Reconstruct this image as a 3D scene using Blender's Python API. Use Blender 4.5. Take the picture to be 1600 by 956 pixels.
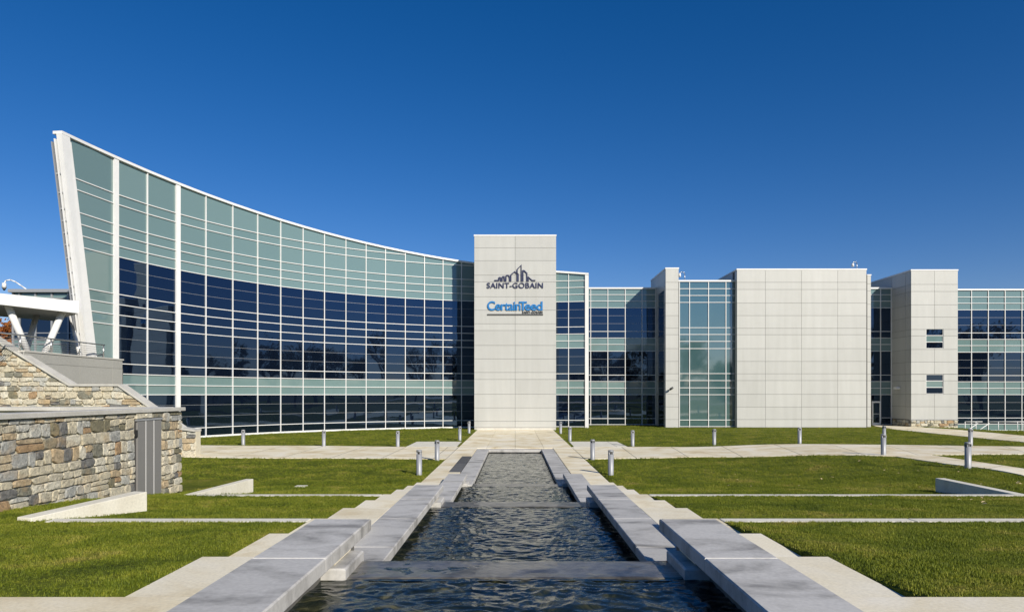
import bpy, math, random
import numpy as np
from mathutils import Vector, Matrix, noise as mnoise

random.seed(7); rng = np.random.default_rng(7)
for o in list(bpy.data.objects): bpy.data.objects.remove(o)
SC = bpy.context.scene
COL = SC.collection

# ------------------------------------------------------------------ camera, sky, sun, exposure
F, VX, VY, EYE = 1066.7, 805.0, 616.0, 3.0
cd = bpy.data.cameras.new('camera'); cam = bpy.data.objects.new('camera', cd); COL.objects.link(cam)
cd.sensor_width = 36.0; cd.lens = 24.0; cd.shift_x = -0.0031; cd.shift_y = 0.0864
cd.clip_start = 0.1; cd.clip_end = 3000
cam.location = (0, 0, EYE); cam.rotation_euler = (math.radians(90), 0, 0)
SC.camera = cam

SUN_AZ, SUN_EL = math.radians(33), math.radians(27.5)
S = Vector((math.sin(SUN_AZ)*math.cos(SUN_EL), -math.cos(SUN_AZ)*math.cos(SUN_EL), math.sin(SUN_EL)))
W = bpy.data.worlds.new('World'); SC.world = W; W.use_nodes = True
wt = W.node_tree; bgn = wt.nodes['Background']
sky = wt.nodes.new('ShaderNodeTexSky'); sky.sky_type = 'NISHITA'; sky.sun_disc = False
sky.sun_elevation = SUN_EL; sky.sun_rotation = math.atan2(S.x, S.y)
sky.air_density = 1.0; sky.dust_density = 0.0; sky.ozone_density = 4.5; sky.altitude = 300
hs = wt.nodes.new('ShaderNodeHueSaturation'); hs.inputs['Saturation'].default_value = 1.14
wt.links.new(sky.outputs[0], hs.inputs['Color']); wm = wt.nodes.new('ShaderNodeMix'); wm.data_type = 'RGBA'; wm.blend_type = 'MULTIPLY'; wm.inputs[0].default_value = 1.0
wm.inputs[7].default_value = (1.0, 0.80, 0.86, 1); wt.links.new(hs.outputs[0], wm.inputs[6]); hs2 = wt.nodes.new('ShaderNodeHueSaturation'); hs2.inputs['Saturation'].default_value = 1.18; hs2.inputs['Value'].default_value = 0.93
wt.links.new(wm.outputs[2], hs2.inputs['Color']); wt.links.new(hs2.outputs[0], bgn.inputs[0])
bgn.inputs[1].default_value = 0.095
sd = bpy.data.lights.new('sun', 'SUN'); sun = bpy.data.objects.new('sun', sd); COL.objects.link(sun)
sd.energy = 5.0; sd.angle = math.radians(0.53); sd.color = (1.0, 0.93, 0.82)
sun.rotation_euler = S.to_track_quat('Z', 'Y').to_euler(); sun.location = (30, -40, 40)
vs = SC.view_settings; vs.view_transform = 'Standard'; vs.look = 'None'; vs.gamma = 1.0
vs.exposure = 0.25; vs.use_curve_mapping = False
SC.cycles.use_denoising = True
SC.cycles.max_bounces = 8

# ------------------------------------------------------------------ helpers
def pw(px, py, d): return Vector(((px-VX)*d/F, d, EYE-(py-VY)*d/F))
def X(px, d): return (px-VX)*d/F
def Z(py, d): return EYE-(py-VY)*d/F

def link(name, me, parent=None, loc=(0,0,0)):
    o = bpy.data.objects.new(name, me); COL.objects.link(o)
    if parent is not None: o.parent = parent
    o.location = loc
    return o
def wloc(o):
    v = Vector((0,0,0))
    while o is not None: v += o.location; o = o.parent
    return v
def tag(o, label=None, cat=None, group=None, kind=None):
    if label: o['label'] = label
    if cat: o['category'] = cat
    if group: o['group'] = group
    if kind: o['kind'] = kind
    return o
def thing(name, loc, label, cat, group=None):
    return tag(link(name, None, None, loc), label, cat, group)
def part_empty(name, parent):
    return link(name, None, parent, (0,0,0))
def mesh(name, V, Fc, mat, parent=None, smooth=False, origin=None):
    V = [Vector(v) for v in V]
    c = Vector(origin) if origin is not None else sum(V, Vector())/len(V)
    me = bpy.data.meshes.new(name); me.from_pydata([tuple(v-c) for v in V], [], Fc); me.update()
    if mat: me.materials.append(mat)
    if smooth: me.polygons.foreach_set('use_smooth', [True]*len(me.polygons))
    return link(name, me, parent, c-(wloc(parent) if parent else Vector()))
BOXF = [(0,3,2,1),(4,5,6,7),(0,1,5,4),(1,2,6,5),(2,3,7,6),(3,0,4,7)]
_bc = {}
def box(name, x0, x1, y0, y1, z0, z1, mat, parent=None, bev=0.0):
    sx, sy, sz = x1-x0, y1-y0, z1-z0
    key = (round(sx,3), round(sy,3), round(sz,3), mat.name, bev)
    if key not in _bc:
        a, b, c = sx/2, sy/2, sz/2
        if bev <= 0:
            V = [(-a,-b,-c),(a,-b,-c),(a,b,-c),(-a,b,-c),(-a,-b,c),(a,-b,c),(a,b,c),(-a,b,c)]; Fc = BOXF
        else:   # top and bottom edges chamfered
            e = bev
            V = []; Fc = []
            rings = [(e,-c),(0,-c+e),(0,c-e),(e,c)]
            for i, z in rings: V += [(-a+i,-b+i,z),(a-i,-b+i,z),(a-i,b-i,z),(-a+i,b-i,z)]
            Fc.append((3,2,1,0)); Fc.append((12,13,14,15))
            for r in range(3):
                for k in range(4): Fc.append((r*4+k, r*4+(k+1)%4, r*4+4+(k+1)%4, r*4+4+k))
        me = bpy.data.meshes.new(name); me.from_pydata(V, [], Fc); me.update(); me.materials.append(mat)
        _bc[key] = me
    c = Vector(((x0+x1)/2, (y0+y1)/2, (z0+z1)/2))
    return link(name, _bc[key], parent, c-(wloc(parent) if parent else Vector()))
def prism(name, ring, off, mat, parent=None, smooth=False):
    "ring of points extruded by vector off"
    n = len(ring); off = Vector(off)
    V = [Vector(p) for p in ring]+[Vector(p)+off for p in ring]
    Fc = [tuple(range(n))[::-1], tuple(range(n, 2*n))]+[(i,(i+1)%n,(i+1)%n+n,i+n) for i in range(n)]
    o = mesh(name, V, Fc, mat, parent, smooth)
    fixn(o.data); return o
def fixn(me):
    import bmesh
    bm = bmesh.new(); bm.from_mesh(me); bmesh.ops.recalc_face_normals(bm, faces=bm.faces); bm.to_mesh(me); bm.free()
def beam(name, A, B, w, h, mat, parent=None, up=Vector((0,0,1))):
    "rectangular bar from A to B"
    A, B = Vector(A), Vector(B); t = (B-A).normalized()
    s = t.cross(up); s = s.normalized() if s.length > 1e-4 else Vector((1,0,0)); u = s.cross(t)
    ring = [A+s*(a*w/2)+u*(b*h/2) for a, b in ((-1,-1),(1,-1),(1,1),(-1,1))]
    return prism(name, ring, B-A, mat, parent)
def tube(name, A, B, r0, r1, mat, parent=None, n=10):
    A, B = Vector(A), Vector(B); t = (B-A).normalized(); s = t.orthogonal().normalized(); u = t.cross(s)
    V = []; 
    for P_, r in ((A,r0),(B,r1)):
        V += [P_+(s*math.cos(a)+u*math.sin(a))*r for a in [2*math.pi*k/n for k in range(n)]]
    Fc = [(k,(k+1)%n,n+(k+1)%n,n+k) for k in range(n)]+[tuple(range(n))[::-1], tuple(range(n,2*n))]
    o = mesh(name, V, Fc, mat, parent); fixn(o.data)
    for p in o.data.polygons: p.use_smooth = len(p.vertices) == 4
    return o

# ------------------------------------------------------------------ materials
def nmat(name, base=(0.5,0.5,0.5), rough=0.6, metal=0.0, spec=0.5):
    m = bpy.data.materials.new(name); m.use_nodes = True
    b = m.node_tree.nodes['Principled BSDF']
    b.inputs['Base Color'].default_value = (*base, 1); b.inputs['Roughness'].default_value = rough
    b.inputs['Metallic'].default_value = metal; b.inputs['Specular IOR Level'].default_value = spec
    return m
def N(m, t, **kw):
    n = m.node_tree.nodes.new(t)
    for k, v in kw.items():
        if k in n.inputs: n.inputs[k].default_value = v
        else: setattr(n, k, v)
    return n
def L(m, a, b): m.node_tree.links.new(a, b)
def ramp(m, stops, fac):
    r = N(m, 'ShaderNodeValToRGB'); e = r.color_ramp.elements
    while len(e) > 1: e.remove(e[-1])
    e[0].position = stops[0][0]; e[0].color = (*stops[0][1], 1)
    for p, c in stops[1:]:
        x = e.new(p); x.color = (*c, 1)
    L(m, fac, r.inputs[0]); return r
def mixc(m, a, b, fac, mode='MIX'):
    x = N(m, 'ShaderNodeMix'); x.data_type = 'RGBA'; x.blend_type = mode
    for s, v in ((0,fac),(6,a),(7,b)):
        if isinstance(v, (float,int)): x.inputs[s].default_value = v
        elif isinstance(v, tuple): x.inputs[s].default_value = (*v,1)
        else: L(m, v, x.inputs[s])
    return x.outputs[2]
def wpos(m):
    return N(m, 'ShaderNodeNewGeometry').outputs['Position']
def noise(m, scale, detail=4, rough=0.55, vec=None, dist=0.0):
    n = N(m, 'ShaderNodeTexNoise'); n.inputs['Scale'].default_value = scale; n.inputs['Detail'].default_value = detail
    n.inputs['Roughness'].default_value = rough; n.inputs['Distortion'].default_value = dist
    if vec is not None: L(m, vec, n.inputs['Vector'])
    return n
def bump(m, h, strength=0.2, dist=0.02):
    b = N(m, 'ShaderNodeBump'); b.inputs['Strength'].default_value = strength; b.inputs['Distance'].default_value = dist
    L(m, h, b.inputs['Height']); L(m, b.outputs[0], m.node_tree.nodes['Principled BSDF'].inputs['Normal']); return b
def bsdf(m): return m.node_tree.nodes['Principled BSDF']
def cloudy(name, stops, scale, rough=0.75, fine=40.0, bstr=0.15, bdist=0.01, objvar=0.0, stretch=None, detail=6, fvar=0.12):
    m = nmat(name, stops[0][1], rough)
    v = wpos(m)
    if stretch:
        mp = N(m, 'ShaderNodeMapping'); mp.inputs['Scale'].default_value = stretch; L(m, v, mp.inputs['Vector']); v2 = mp.outputs[0]
    else: v2 = v
    n = noise(m, scale, detail, 0.62, v2, 0.4)
    r = ramp(m, stops, n.outputs['Fac'])
    c = r.outputs[0]
    f = noise(m, fine, 4, 0.6, v)
    fr = ramp(m, [(0.3,(1-fvar,)*3),(0.7,(1+fvar*0.6,)*3)], f.outputs['Fac'])
    c = mixc(m, c, fr.outputs[0], 1.0, 'MULTIPLY')
    if objvar:
        oi = N(m, 'ShaderNodeObjectInfo')
        vr = ramp(m, [(0,(1-objvar,)*3),(1,(1+objvar,)*3)], oi.outputs['Random'])
        c = mixc(m, c, vr.outputs[0], 1.0, 'MULTIPLY')
    L(m, c, bsdf(m).inputs['Base Color'])
    bump(m, f.outputs['Fac'], bstr, bdist)
    return m

M = {}
M['panel'] = cloudy('aluminium_cladding', [(0.3,(0.415,0.416,0.388)),(0.7,(0.455,0.457,0.43))], 0.9, 0.42, 1.1, 0.0, 0.004, 0.035, (1.6,1.6,0.12), 4, 0.02)
M['joint'] = nmat('dark_joint', (0.10,0.10,0.095), 0.8)
M['white'] = cloudy('white_aluminium', [(0.3,(0.68,0.68,0.66)),(0.7,(0.74,0.74,0.72))], 1.2, 0.38, 12, 0.0, 0.003, 0, None, 4, 0.03)
M['shade_metal'] = nmat('grey_aluminium', (0.36,0.37,0.38), 0.4, 0.3)
M['steel'] = nmat('stainless_steel', (0.55,0.55,0.54), 0.3, 0.9)
M['soffit'] = nmat('soffit_panel', (0.5,0.49,0.46), 0.6)
M['bronze'] = nmat('bronze_frame', (0.10,0.095,0.09), 0.45, 0.4)

def glass_mat(name, base, ior, wave=0.35, rough=0.02, tint=None):
    m = nmat(name, base, rough); b = bsdf(m); b.inputs['IOR'].default_value = ior
    if tint: b.inputs['Specular Tint'].default_value = (*tint, 1)
    oi = N(m, 'ShaderNodeObjectInfo'); g = wpos(m)
    ad = N(m, 'ShaderNodeVectorMath'); ad.operation = 'ADD'; L(m, g, ad.inputs[0])
    sc = N(m, 'ShaderNodeVectorMath'); sc.operation = 'SCALE'; sc.inputs['Scale'].default_value = 50
    cx = N(m, 'ShaderNodeCombineXYZ'); L(m, oi.outputs['Random'], cx.inputs[0]); L(m, cx.outputs[0], sc.inputs[0]); L(m, sc.outputs[0], ad.inputs[1])
    n = noise(m, 0.55, 1.5, 0.4, ad.outputs[0])
    bump(m, n.outputs['Fac'], wave, 0.02)
    return m
M['glass'] = glass_mat('tinted_vision_glass', (0.003,0.006,0.014), 2.0, 0.40)
M['glass'].node_tree.nodes['Principled BSDF'].inputs['Specular Tint'].default_value = (0.40,0.64,1.0,1)
def spandrel(name, c0, c1, ior):
    m = glass_mat(name, c0, ior, 0.18, 0.04)
    oi = N(m, 'ShaderNodeObjectInfo'); r = ramp(m, [(0,c0),(1,c1)], oi.outputs['Random'])
    L(m, r.outputs[0], bsdf(m).inputs['Base Color'])
    return m
M['aqua'] = spandrel('aqua_spandrel_glass', (0.128,0.200,0.198), (0.150,0.226,0.222), 1.75)
M['teal'] = spandrel('teal_reflective_glass', (0.045,0.098,0.105), (0.058,0.116,0.122), 2.5)

M['blue_slab'] = cloudy('bluestone_coping', [(0.34,(0.24,0.232,0.212)),(0.43,(0.40,0.388,0.358)),(0.52,(0.505,0.492,0.458)),(0.62,(0.52,0.507,0.472)),(0.74,(0.42,0.41,0.38))], 1.05, 0.62, 26, 0.12, 0.006, 0.09, (1.0,1.7,1.0), 8)
M['tread'] = cloudy('sandstone_tread', [(0.32,(0.66,0.56,0.36)),(0.48,(0.79,0.72,0.54)),(0.7,(0.83,0.78,0.64))], 0.8, 0.8, 35, 0.12, 0.005, 0.05)
M['path'] = cloudy('concrete_paving', [(0.34,(0.60,0.49,0.30)),(0.46,(0.74,0.65,0.45)),(0.56,(0.79,0.72,0.55)),(0.7,(0.83,0.78,0.65))], 0.7, 0.85, 30, 0.1, 0.004, 0.05)
M['white_conc'] = cloudy('pale_concrete', [(0.3,(0.62,0.58,0.47)),(0.6,(0.72,0.69,0.58)),(0.8,(0.76,0.73,0.64))], 2.2, 0.85, 30, 0.15, 0.006, 0.0, (1.0,1.0,0.25))
M['coping'] = cloudy('limestone_coping', [(0.3,(0.44,0.425,0.38)),(0.7,(0.56,0.545,0.49))], 1.6, 0.75, 30, 0.12, 0.005, 0.06)
M['mortar'] = cloudy('wall_mortar', [(0.3,(0.52,0.48,0.36)),(0.7,(0.62,0.58,0.46))], 5, 0.95, 60, 0.4, 0.01)
M['dark_stone'] = cloudy('basin_stone', [(0.3,(0.10,0.098,0.09)),(0.7,(0.20,0.19,0.165))], 2.5, 0.6, 25, 0.3, 0.012)
M['slate'] = cloudy('slate_grate', [(0.3,(0.075,0.075,0.075)),(0.7,(0.12,0.118,0.11))], 1.5, 0.6, 60, 0.2, 0.004, 0.25)
M['wet'] = cloudy('wet_weir_stone', [(0.36,(0.045,0.042,0.036)),(0.48,(0.105,0.098,0.083)),(0.56,(0.155,0.145,0.12)),(0.68,(0.08,0.072,0.058))], 2.6, 0.32, 9, 0.45, 0.03)
bsdf(M['wet']).inputs['Coat Weight'].default_value = 0.25; bsdf(M['wet']).inputs['Coat Roughness'].default_value = 0.05

def stone_mat():
    m = nmat('rubble_stone', (0.4,0.37,0.3), 0.85)
    oi = N(m, 'ShaderNodeObjectInfo')
    r = ramp(m, [(0.0,(0.53,0.49,0.385)),(0.20,(0.60,0.57,0.47)),(0.36,(0.45,0.45,0.41)),(0.46,(0.37,0.375,0.355)),(0.56,(0.52,0.475,0.36)),
                 (0.66,(0.22,0.215,0.17)),(0.74,(0.45,0.36,0.235)),(0.80,(0.52,0.475,0.36)),(0.87,(0.17,0.17,0.165)),(0.93,(0.19,0.175,0.115)),(0.97,(0.36,0.245,0.14)),(1.0,(0.44,0.42,0.36))], oi.outputs['Random'])
    r.color_ramp.interpolation = 'CONSTANT'
    v = wpos(m)
    n = noise(m, 7.5, 8, 0.72, v, 1.4)
    nr = ramp(m, [(0.34,(0.45,0.44,0.42)),(0.45,(0.85,0.84,0.82)),(0.54,(1.06,1.05,1.02)),(0.64,(1.32,1.26,1.16))], n.outputs['Fac'])
    c = mixc(m, r.outputs[0], nr.outputs[0], 1.0, 'MULTIPLY')
    n2 = noise(m, 2.2, 3, 0.5, v)
    rr = ramp(m, [(0.56,(0,0,0)),(0.72,(1,1,1))], n2.outputs['Fac'])
    c = mixc(m, c, (0.46,0.32,0.16), N2(m, rr.outputs[0], 0.45))
    L(m, c, bsdf(m).inputs['Base Color'])
    n3 = noise(m, 13, 8, 0.75, v); bump(m, n3.outputs['Fac'], 0.9, 0.05)
    return m
def N2(m, sock, k):
    x = N(m, 'ShaderNodeMath'); x.operation = 'MULTIPLY'; L(m, sock, x.inputs[0]); x.inputs[1].default_value = k; return x.outputs[0]
M['stone'] = stone_mat()

def lawn_mat():
    m = nmat('mown_lawn', (0.06,0.09,0.02), 0.95, 0, 0.1)
    v = wpos(m)
    a = noise(m, 0.62, 7, 0.72, v, 0.6); b = noise(m, 9, 5, 0.7, v)
    r = ramp(m, [(0.34,(0.060,0.082,0.008)),(0.48,(0.105,0.130,0.012)),(0.58,(0.150,0.168,0.018)),(0.68,(0.215,0.19,0.045))], a.outputs['Fac'])
    rb = ramp(m, [(0.3,(0.55,0.55,0.5)),(0.7,(1.3,1.25,1.2))], b.outputs['Fac'])
    L(m, mixc(m, r.outputs[0], rb.outputs[0], 1.0, 'MULTIPLY'), bsdf(m).inputs['Base Color'])
    bump(m, b.outputs['Fac'], 0.8, 0.05); return m
M['lawn'] = lawn_mat()
def blade_mat():
    m = nmat('grass_blade', (0.09,0.13,0.02), 0.6, 0, 0.3)
    v = wpos(m); a = noise(m, 0.62, 7, 0.72, v, 0.6); b = noise(m, 40, 2, 0.5, v)
    r = ramp(m, [(0.34,(0.085,0.120,0.009)),(0.46,(0.150,0.190,0.015)),(0.56,(0.215,0.242,0.024)),(0.66,(0.31,0.275,0.065))], a.outputs['Fac'])
    rb = ramp(m, [(0.3,(0.55,0.6,0.55)),(0.5,(1.0,1.0,1.0)),(0.64,(1.5,1.35,1.3)),(0.72,(2.2,1.8,2.6))], b.outputs['Fac'])
    c = mixc(m, r.outputs[0], rb.outputs[0], 1.0, 'MULTIPLY'); L(m, c, bsdf(m).inputs['Base Color'])
    tr = N(m, 'ShaderNodeBsdfTranslucent'); L(m, c, tr.inputs[0])
    ms = N(m, 'ShaderNodeMixShader'); ms.inputs[0].default_value = 0.35
    L(m, bsdf(m).outputs[0], ms.inputs[1]); L(m, tr.outputs[0], ms.inputs[2]); L(m, ms.outputs[0], m.node_tree.nodes['Material Output'].inputs[0])
    return m
M['blade'] = blade_mat()
def water_mat():
    m = nmat('pool_water', (0.004,0.007,0.010), 0.02); b = bsdf(m); b.inputs['IOR'].default_value = 1.34
    v = wpos(m)
    n = noise(m, 16, 3, 0.5, v, 0.8); bump(m, n.outputs['Fac'], 0.22, 0.02)
    w = noise(m, 2.2, 5, 0.65, v, 1.4)
    r = ramp(m, [(0.38,(0.004,0.007,0.008)),(0.52,(0.012,0.018,0.014)),(0.60,(0.040,0.042,0.022)),(0.66,(0.10,0.095,0.05))], w.outputs['Fac']); L(m, r.outputs[0], b.inputs['Base Color'])
    return m
M['water'] = water_mat()
M['navy'] = nmat('navy_sign', (0.02,0.025,0.075), 0.45)
M['blue'] = nmat('blue_sign', (0.01,0.16,0.42), 0.4)
M['ink'] = nmat('dark_grey_sign', (0.06,0.06,0.06), 0.5)
M['bark'] = cloudy('tree_bark', [(0.3,(0.07,0.055,0.04)),(0.7,(0.13,0.105,0.08))], 4, 0.95, 30, 0.5, 0.02)
def leaf_mat(name, stops):
    m = nmat(name, stops[0][1], 0.7, 0, 0.25); n = noise(m, 0.9, 4, 0.6, wpos(m))
    r = ramp(m, stops, n.outputs['Fac']); L(m, r.outputs[0], bsdf(m).inputs['Base Color'])
    tr = N(m, 'ShaderNodeBsdfTranslucent'); L(m, r.outputs[0], tr.inputs[0]); ms = N(m, 'ShaderNodeMixShader'); ms.inputs[0].default_value = 0.3
    L(m, bsdf(m).outputs[0], ms.inputs[1]); L(m, tr.outputs[0], ms.inputs[2]); L(m, ms.outputs[0], m.node_tree.nodes['Material Output'].inputs[0]); return m
M['leaf_green'] = leaf_mat('evergreen_foliage', [(0.3,(0.02,0.04,0.012)),(0.7,(0.045,0.07,0.02))])
M['leaf_brown'] = leaf_mat('russet_foliage', [(0.3,(0.07,0.05,0.02)),(0.7,(0.13,0.075,0.025))])
M['leaf_orange'] = leaf_mat('orange_foliage', [(0.3,(0.20,0.055,0.015)),(0.5,(0.32,0.11,0.025)),(0.7,(0.10,0.07,0.02))])
M['dead_leaf'] = nmat('fallen_leaf', (0.55,0.42,0.22), 0.8)
M['cap'] = nmat('bollard_metal', (0.30,0.31,0.325), 0.5, 0.25)
M['black'] = nmat('black_slot', (0.015,0.015,0.015), 0.5)

# ------------------------------------------------------------------ terrain heights
DK = [22.17-1.90*k for k in range(10)]          # nosing distance of step k+1
ZK = [0.15*(k+1) for k in range(10)]
def ss(a, b, x):
    t = (x-a)/(b-a); t = 0 if t < 0 else 1 if t > 1 else t
    return t*t*(3-2*t)
def lerpk(K, d):
    for (d0,z0),(d1,z1) in zip(K, K[1:]):
        if d >= d1: return z0 if d >= d0 else z1+(z0-z1)*(d-d1)/(d0-d1)
    return K[-1][1]
PK = [(22.17,0.0),(16.46,0.44),(16.2,0.592),(10.78,0.92),(10.5,1.042),(5.1,1.42),(5.0,1.44)]
BK = [(22.17,0.0),(19.5,0.22),(18.4,0.33),(16.6,0.56),(13.5,0.88),(11.0,1.0),(10.5,1.02),(5.1,1.42),(5.0,1.44)]
def g(x, d):
    z = lerpk(PK, d)
    if x < -6.9:
        z = z+(lerpk(BK, d)-z)*ss(-7.05,-7.75,x)
    if x > 8:
        if d > 19: z += (0.38*ss(9,16,x)*ss(48,30,d))*ss(19,24,d)
        if x > 12.1 and d < 24: z = max(z, 0.58*ss(27,18.5,d)*ss(12.1, 12.6+max(0,d-17.5)*1.6, x))
    if x > 38: z -= 0.55*ss(39,44,x)*ss(52,62,d)
    if d > 22.3: z += 0.012*math.sin(x*0.7+d*0.4)
    if x < -26: z += 0.0
    return z
def hit(px, py):
    t, s = (px-VX)/F, (py-VY)/F
    lo, prev = 4.0, None
    d = 4.0
    while d < 120:
        if EYE-s*d <= g(t*d, d):
            a, b = d-0.25, d
            for _ in range(20):
                m_ = (a+b)/2
                if EYE-s*m_ <= g(t*m_, m_): b = m_
                else: a = m_
            return Vector((t*b, b, g(t*b, b)))
        d += 0.25
    return Vector((t*120, 120, 0))

def arr(*seg):
    r = []
    for a, b, s in seg:
        n = max(1, round((b-a)/s)); r += [a+(b-a)*k/n for k in range(n)]
    return r+[seg[-1][1]]
def under(x, d): return abs(x) < 3.14 and 3.0 < d < 38.5
gx = arr((-900,-100,100),(-100,-30,10),(-30,-3.2,0.45),(-3.2,-3.12,0.08),(-3.12,3.12,1.56),(3.12,3.2,0.08),(3.2,20,0.45),(20,60,1.0),(60,100,10),(100,900,100))
gd = arr((-900,-100,100),(-100,-10,10),(-10,5.0,1.5),(5.0,5.1,0.1),(5.1,10.5,0.45),(10.5,10.78,0.28),(10.78,16.2,0.45),(16.2,16.46,0.26),(16.46,24,0.45),(24,70,0.8),(70,150,10),(150,1500,150))
V = []; Fc = []
for d in gd:
    for x in gx:
        V.append((x, d, -2.2 if under(x,d) else g(x,d)))
nx = len(gx)
for j in range(len(gd)-1):
    for i in range(nx-1): Fc.append((j*nx+i, j*nx+i+1, (j+1)*nx+i+1, (j+1)*nx+i))
lawn = mesh('lawn', V, Fc, M['lawn'], None, True, (0,0,0)); tag(lawn, kind='structure')

def drape(name, near, far, mat, off=0.025, nlat=4, step=0.6, slab=4):
    "strip between two polylines (world xy) laid on the ground with a small skirt"
    def res(P, n):
        P = [Vector((p[0],p[1])) for p in P]; l = [0]
        for a, b in zip(P, P[1:]): l.append(l[-1]+(b-a).length)
        out = []
        for k in range(n+1):
            s = l[-1]*k/n; i = 0
            while i < len(P)-2 and s > l[i+1]: i += 1
            t = (s-l[i])/(l[i+1]-l[i]) if l[i+1] > l[i] else 0
            out.append(P[i].lerp(P[i+1], t))
        return out
    n = max(2, int(max((Vector(near[-1][:2])-Vector(near[0][:2])).length, 1)/step))
    A, B = res(near, n), res(far, n); V = []; Fc = []
    for a, b in zip(A, B):
        for k in range(nlat+1):
            p = a.lerp(b, k/nlat); V.append((p.x, p.y, g(p.x,p.y)+off))
    m = nlat+1
    for i in range(n):
        for k in range(nlat): Fc.append((i*m+k, (i+1)*m+k, (i+1)*m+k+1, i*m+k+1))
    o = mesh(name, [(x,y,z-0.016) for x, y, z in V], Fc, M['joint'], None, True); tag(o, kind='structure')
    for i0 in range(0, n, slab):
        i1 = min(n, i0+slab); SV = []; SF = []
        for i in range(i0, i1+1):
            j = i+0.022 if i == i0 else i-0.022 if i == i1 else i
            lo = min(n-1, int(math.floor(j))); t = j-lo
            for k in range(m):
                p = Vector(V[lo*m+k]).lerp(Vector(V[(lo+1)*m+k]), t); SV.append(p)
        for i in range(i1-i0):
            for k in range(nlat): SF.append((i*m+k, (i+1)*m+k, (i+1)*m+k+1, i*m+k+1))
        e = len(SV); SV += [p-Vector((0,0,0.05)) for p in SV]
        for i in range(i1-i0):
            SF.append((i*m, e+i*m, e+(i+1)*m, (i+1)*m)); SF.append((i*m+nlat, (i+1)*m+nlat, e+(i+1)*m+nlat, e+i*m+nlat))
        ps = mesh('paving_slab', SV, SF, mat, o)
        for p in ps.data.polygons: p.use_smooth = False
    b = [tuple(p) for p in A]+[tuple(p) for p in reversed(B)]
    PATHS.append(b); return o
PATHS = []
H2 = lambda *pts: [tuple(hit(px,py))[:2] for px, py in pts]
PX = 3.2
# cross path (left and right of the centre walk), its flared junctions and the two walks on the right
wl = [(-40,34.4),(-15.3,32.5),(-8,31.9),(-PX-0.012,31.6)]; wlf = [(-40,41.6),(-15.3,40.0),(-8,39.3),(-PX-0.012,39.0)]
drape('path', wl, wlf, M['path'])
rn = [(PX+0.012,31.5)]+H2((985,716),(1100,713.4),(1280,710.8),(1400,713.4),(1449,710.8),(1600,709.8),(1760,709)); rf = [(PX+0.012,39.0)]+H2((980,698),(1160,695.8),(1280,694),(1400,695),(1600,697.8),(1760,701))
drape('path', rn, rf, M['path'])
drape('path', H2((634,698.2),(714,698.2)), H2((651,690.2),(722,690.2)), M['white_conc'], 0.031)
drape('path', H2((896.5,698.2),(981,698.2)), H2((889,690.2),(964,690.2)), M['white_conc'], 0.031)
drape('path', H2((1400,713.6),(1475,724.7),(1600,743.5),(1750,766)), H2((1449,710.6),(1505,718.8),(1600,732.8),(1750,754)), M['path'], 0.035)
drape('path', H2((1368,665.6),(1400,671),(1510,682),(1600,690.8),(1700,700)), H2((1363,664.4),(1400,665.2),(1495,671.2),(1600,680.8),(1700,690)), M['path'], 0.035)

# ------------------------------------------------------------------ centre walk: slabs with open joints
walk = box('path_bed', -PX, PX, 38.0, 58.0, -0.3, -0.02, M['joint']); walk.name = 'path'; tag(walk, kind='structure')
rows = [38.01,41.4,46.7,52.2,57.75]
for a, b in zip(rows, rows[1:]):
    for i in range(4):
        x0 = -PX+1.6*i
        box('paving_slab', x0+0.007, x0+1.593, a+0.007, b-0.007, -0.02, 0.028, M['path'], walk, 0.004)
side = []
for s in (-1, 1):
    bed = box('path', *( (-PX,-2.10) if s < 0 else (2.10,PX) ), DK[0], 38.0, -0.3, -0.02, M['joint']); tag(bed, kind='structure'); side.append(bed)
    rr = [DK[0]+0.01, 26.2, 29.5, 32.95, 35.4, 37.99]
    for a, b in zip(rr, rr[1:]):
        grate = s < 0 and a > 26 and b < 33
        xi = 2.57 if grate else 2.10
        x0, x1 = (-PX, -xi) if s < 0 else (xi, PX)
        box('paving_slab', x0+0.006, x1-0.006, a+0.006, b-0.006, -0.02, 0.028, M['path'], bed, 0.004)
gr = thing('drain_cover', (-2.33, 29.6, 0), 'dark slate drain cover strip set in the paving beside the upper basin', 'drain cover')
gy = [26.2,27.9,29.5,31.2,32.95]
for a, b in zip(gy, gy[1:]): box('plate', -2.56, -2.108, a+0.008, b-0.008, -0.02, 0.03, M['slate'], gr, 0.004)

# near terrace with slabs
ter = box('terrace', -60, 60, -30, DK[9], 1.30, 1.46, M['joint'])
bpy.data.objects.remove(ter)
def terrace_bed():
    pcs = [(-60,-2.31,-30,DK[9]),(2.31,60,-30,DK[9]),(-2.31,2.31,-30,2.25)]
    V=[];Fc=[]
    for x0,x1,y0,y1 in pcs:
        b=len(V); V += [(x0,y0,1.2),(x1,y0,1.2),(x1,y1,1.2),(x0,y1,1.2),(x0,y0,1.47),(x1,y0,1.47),(x1,y1,1.47),(x0,y1,1.47)]
        Fc += [tuple(b+i for i in f) for f in BOXF]
    o = mesh('terrace', V, Fc, M['joint'], None, False, (0,0,1.2)); tag(o, kind='structure'); return o
ter = terrace_bed()
for s in (-1,1):
    for i in range(8):
        a = 2.315+2.2*i; b = a+2.2
        for y0, y1 in ((2.6,DK[9]),(0.2,2.6)):
            x0, x1 = (-b,-a) if s < 0 else (a,b)
            box('paving_slab', x0+0.005, x1-0.005, y0+0.005, y1-(0.0 if y1 == DK[9] else 0.005), 1.47, 1.5, M['path'], ter, 0.004)

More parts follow.
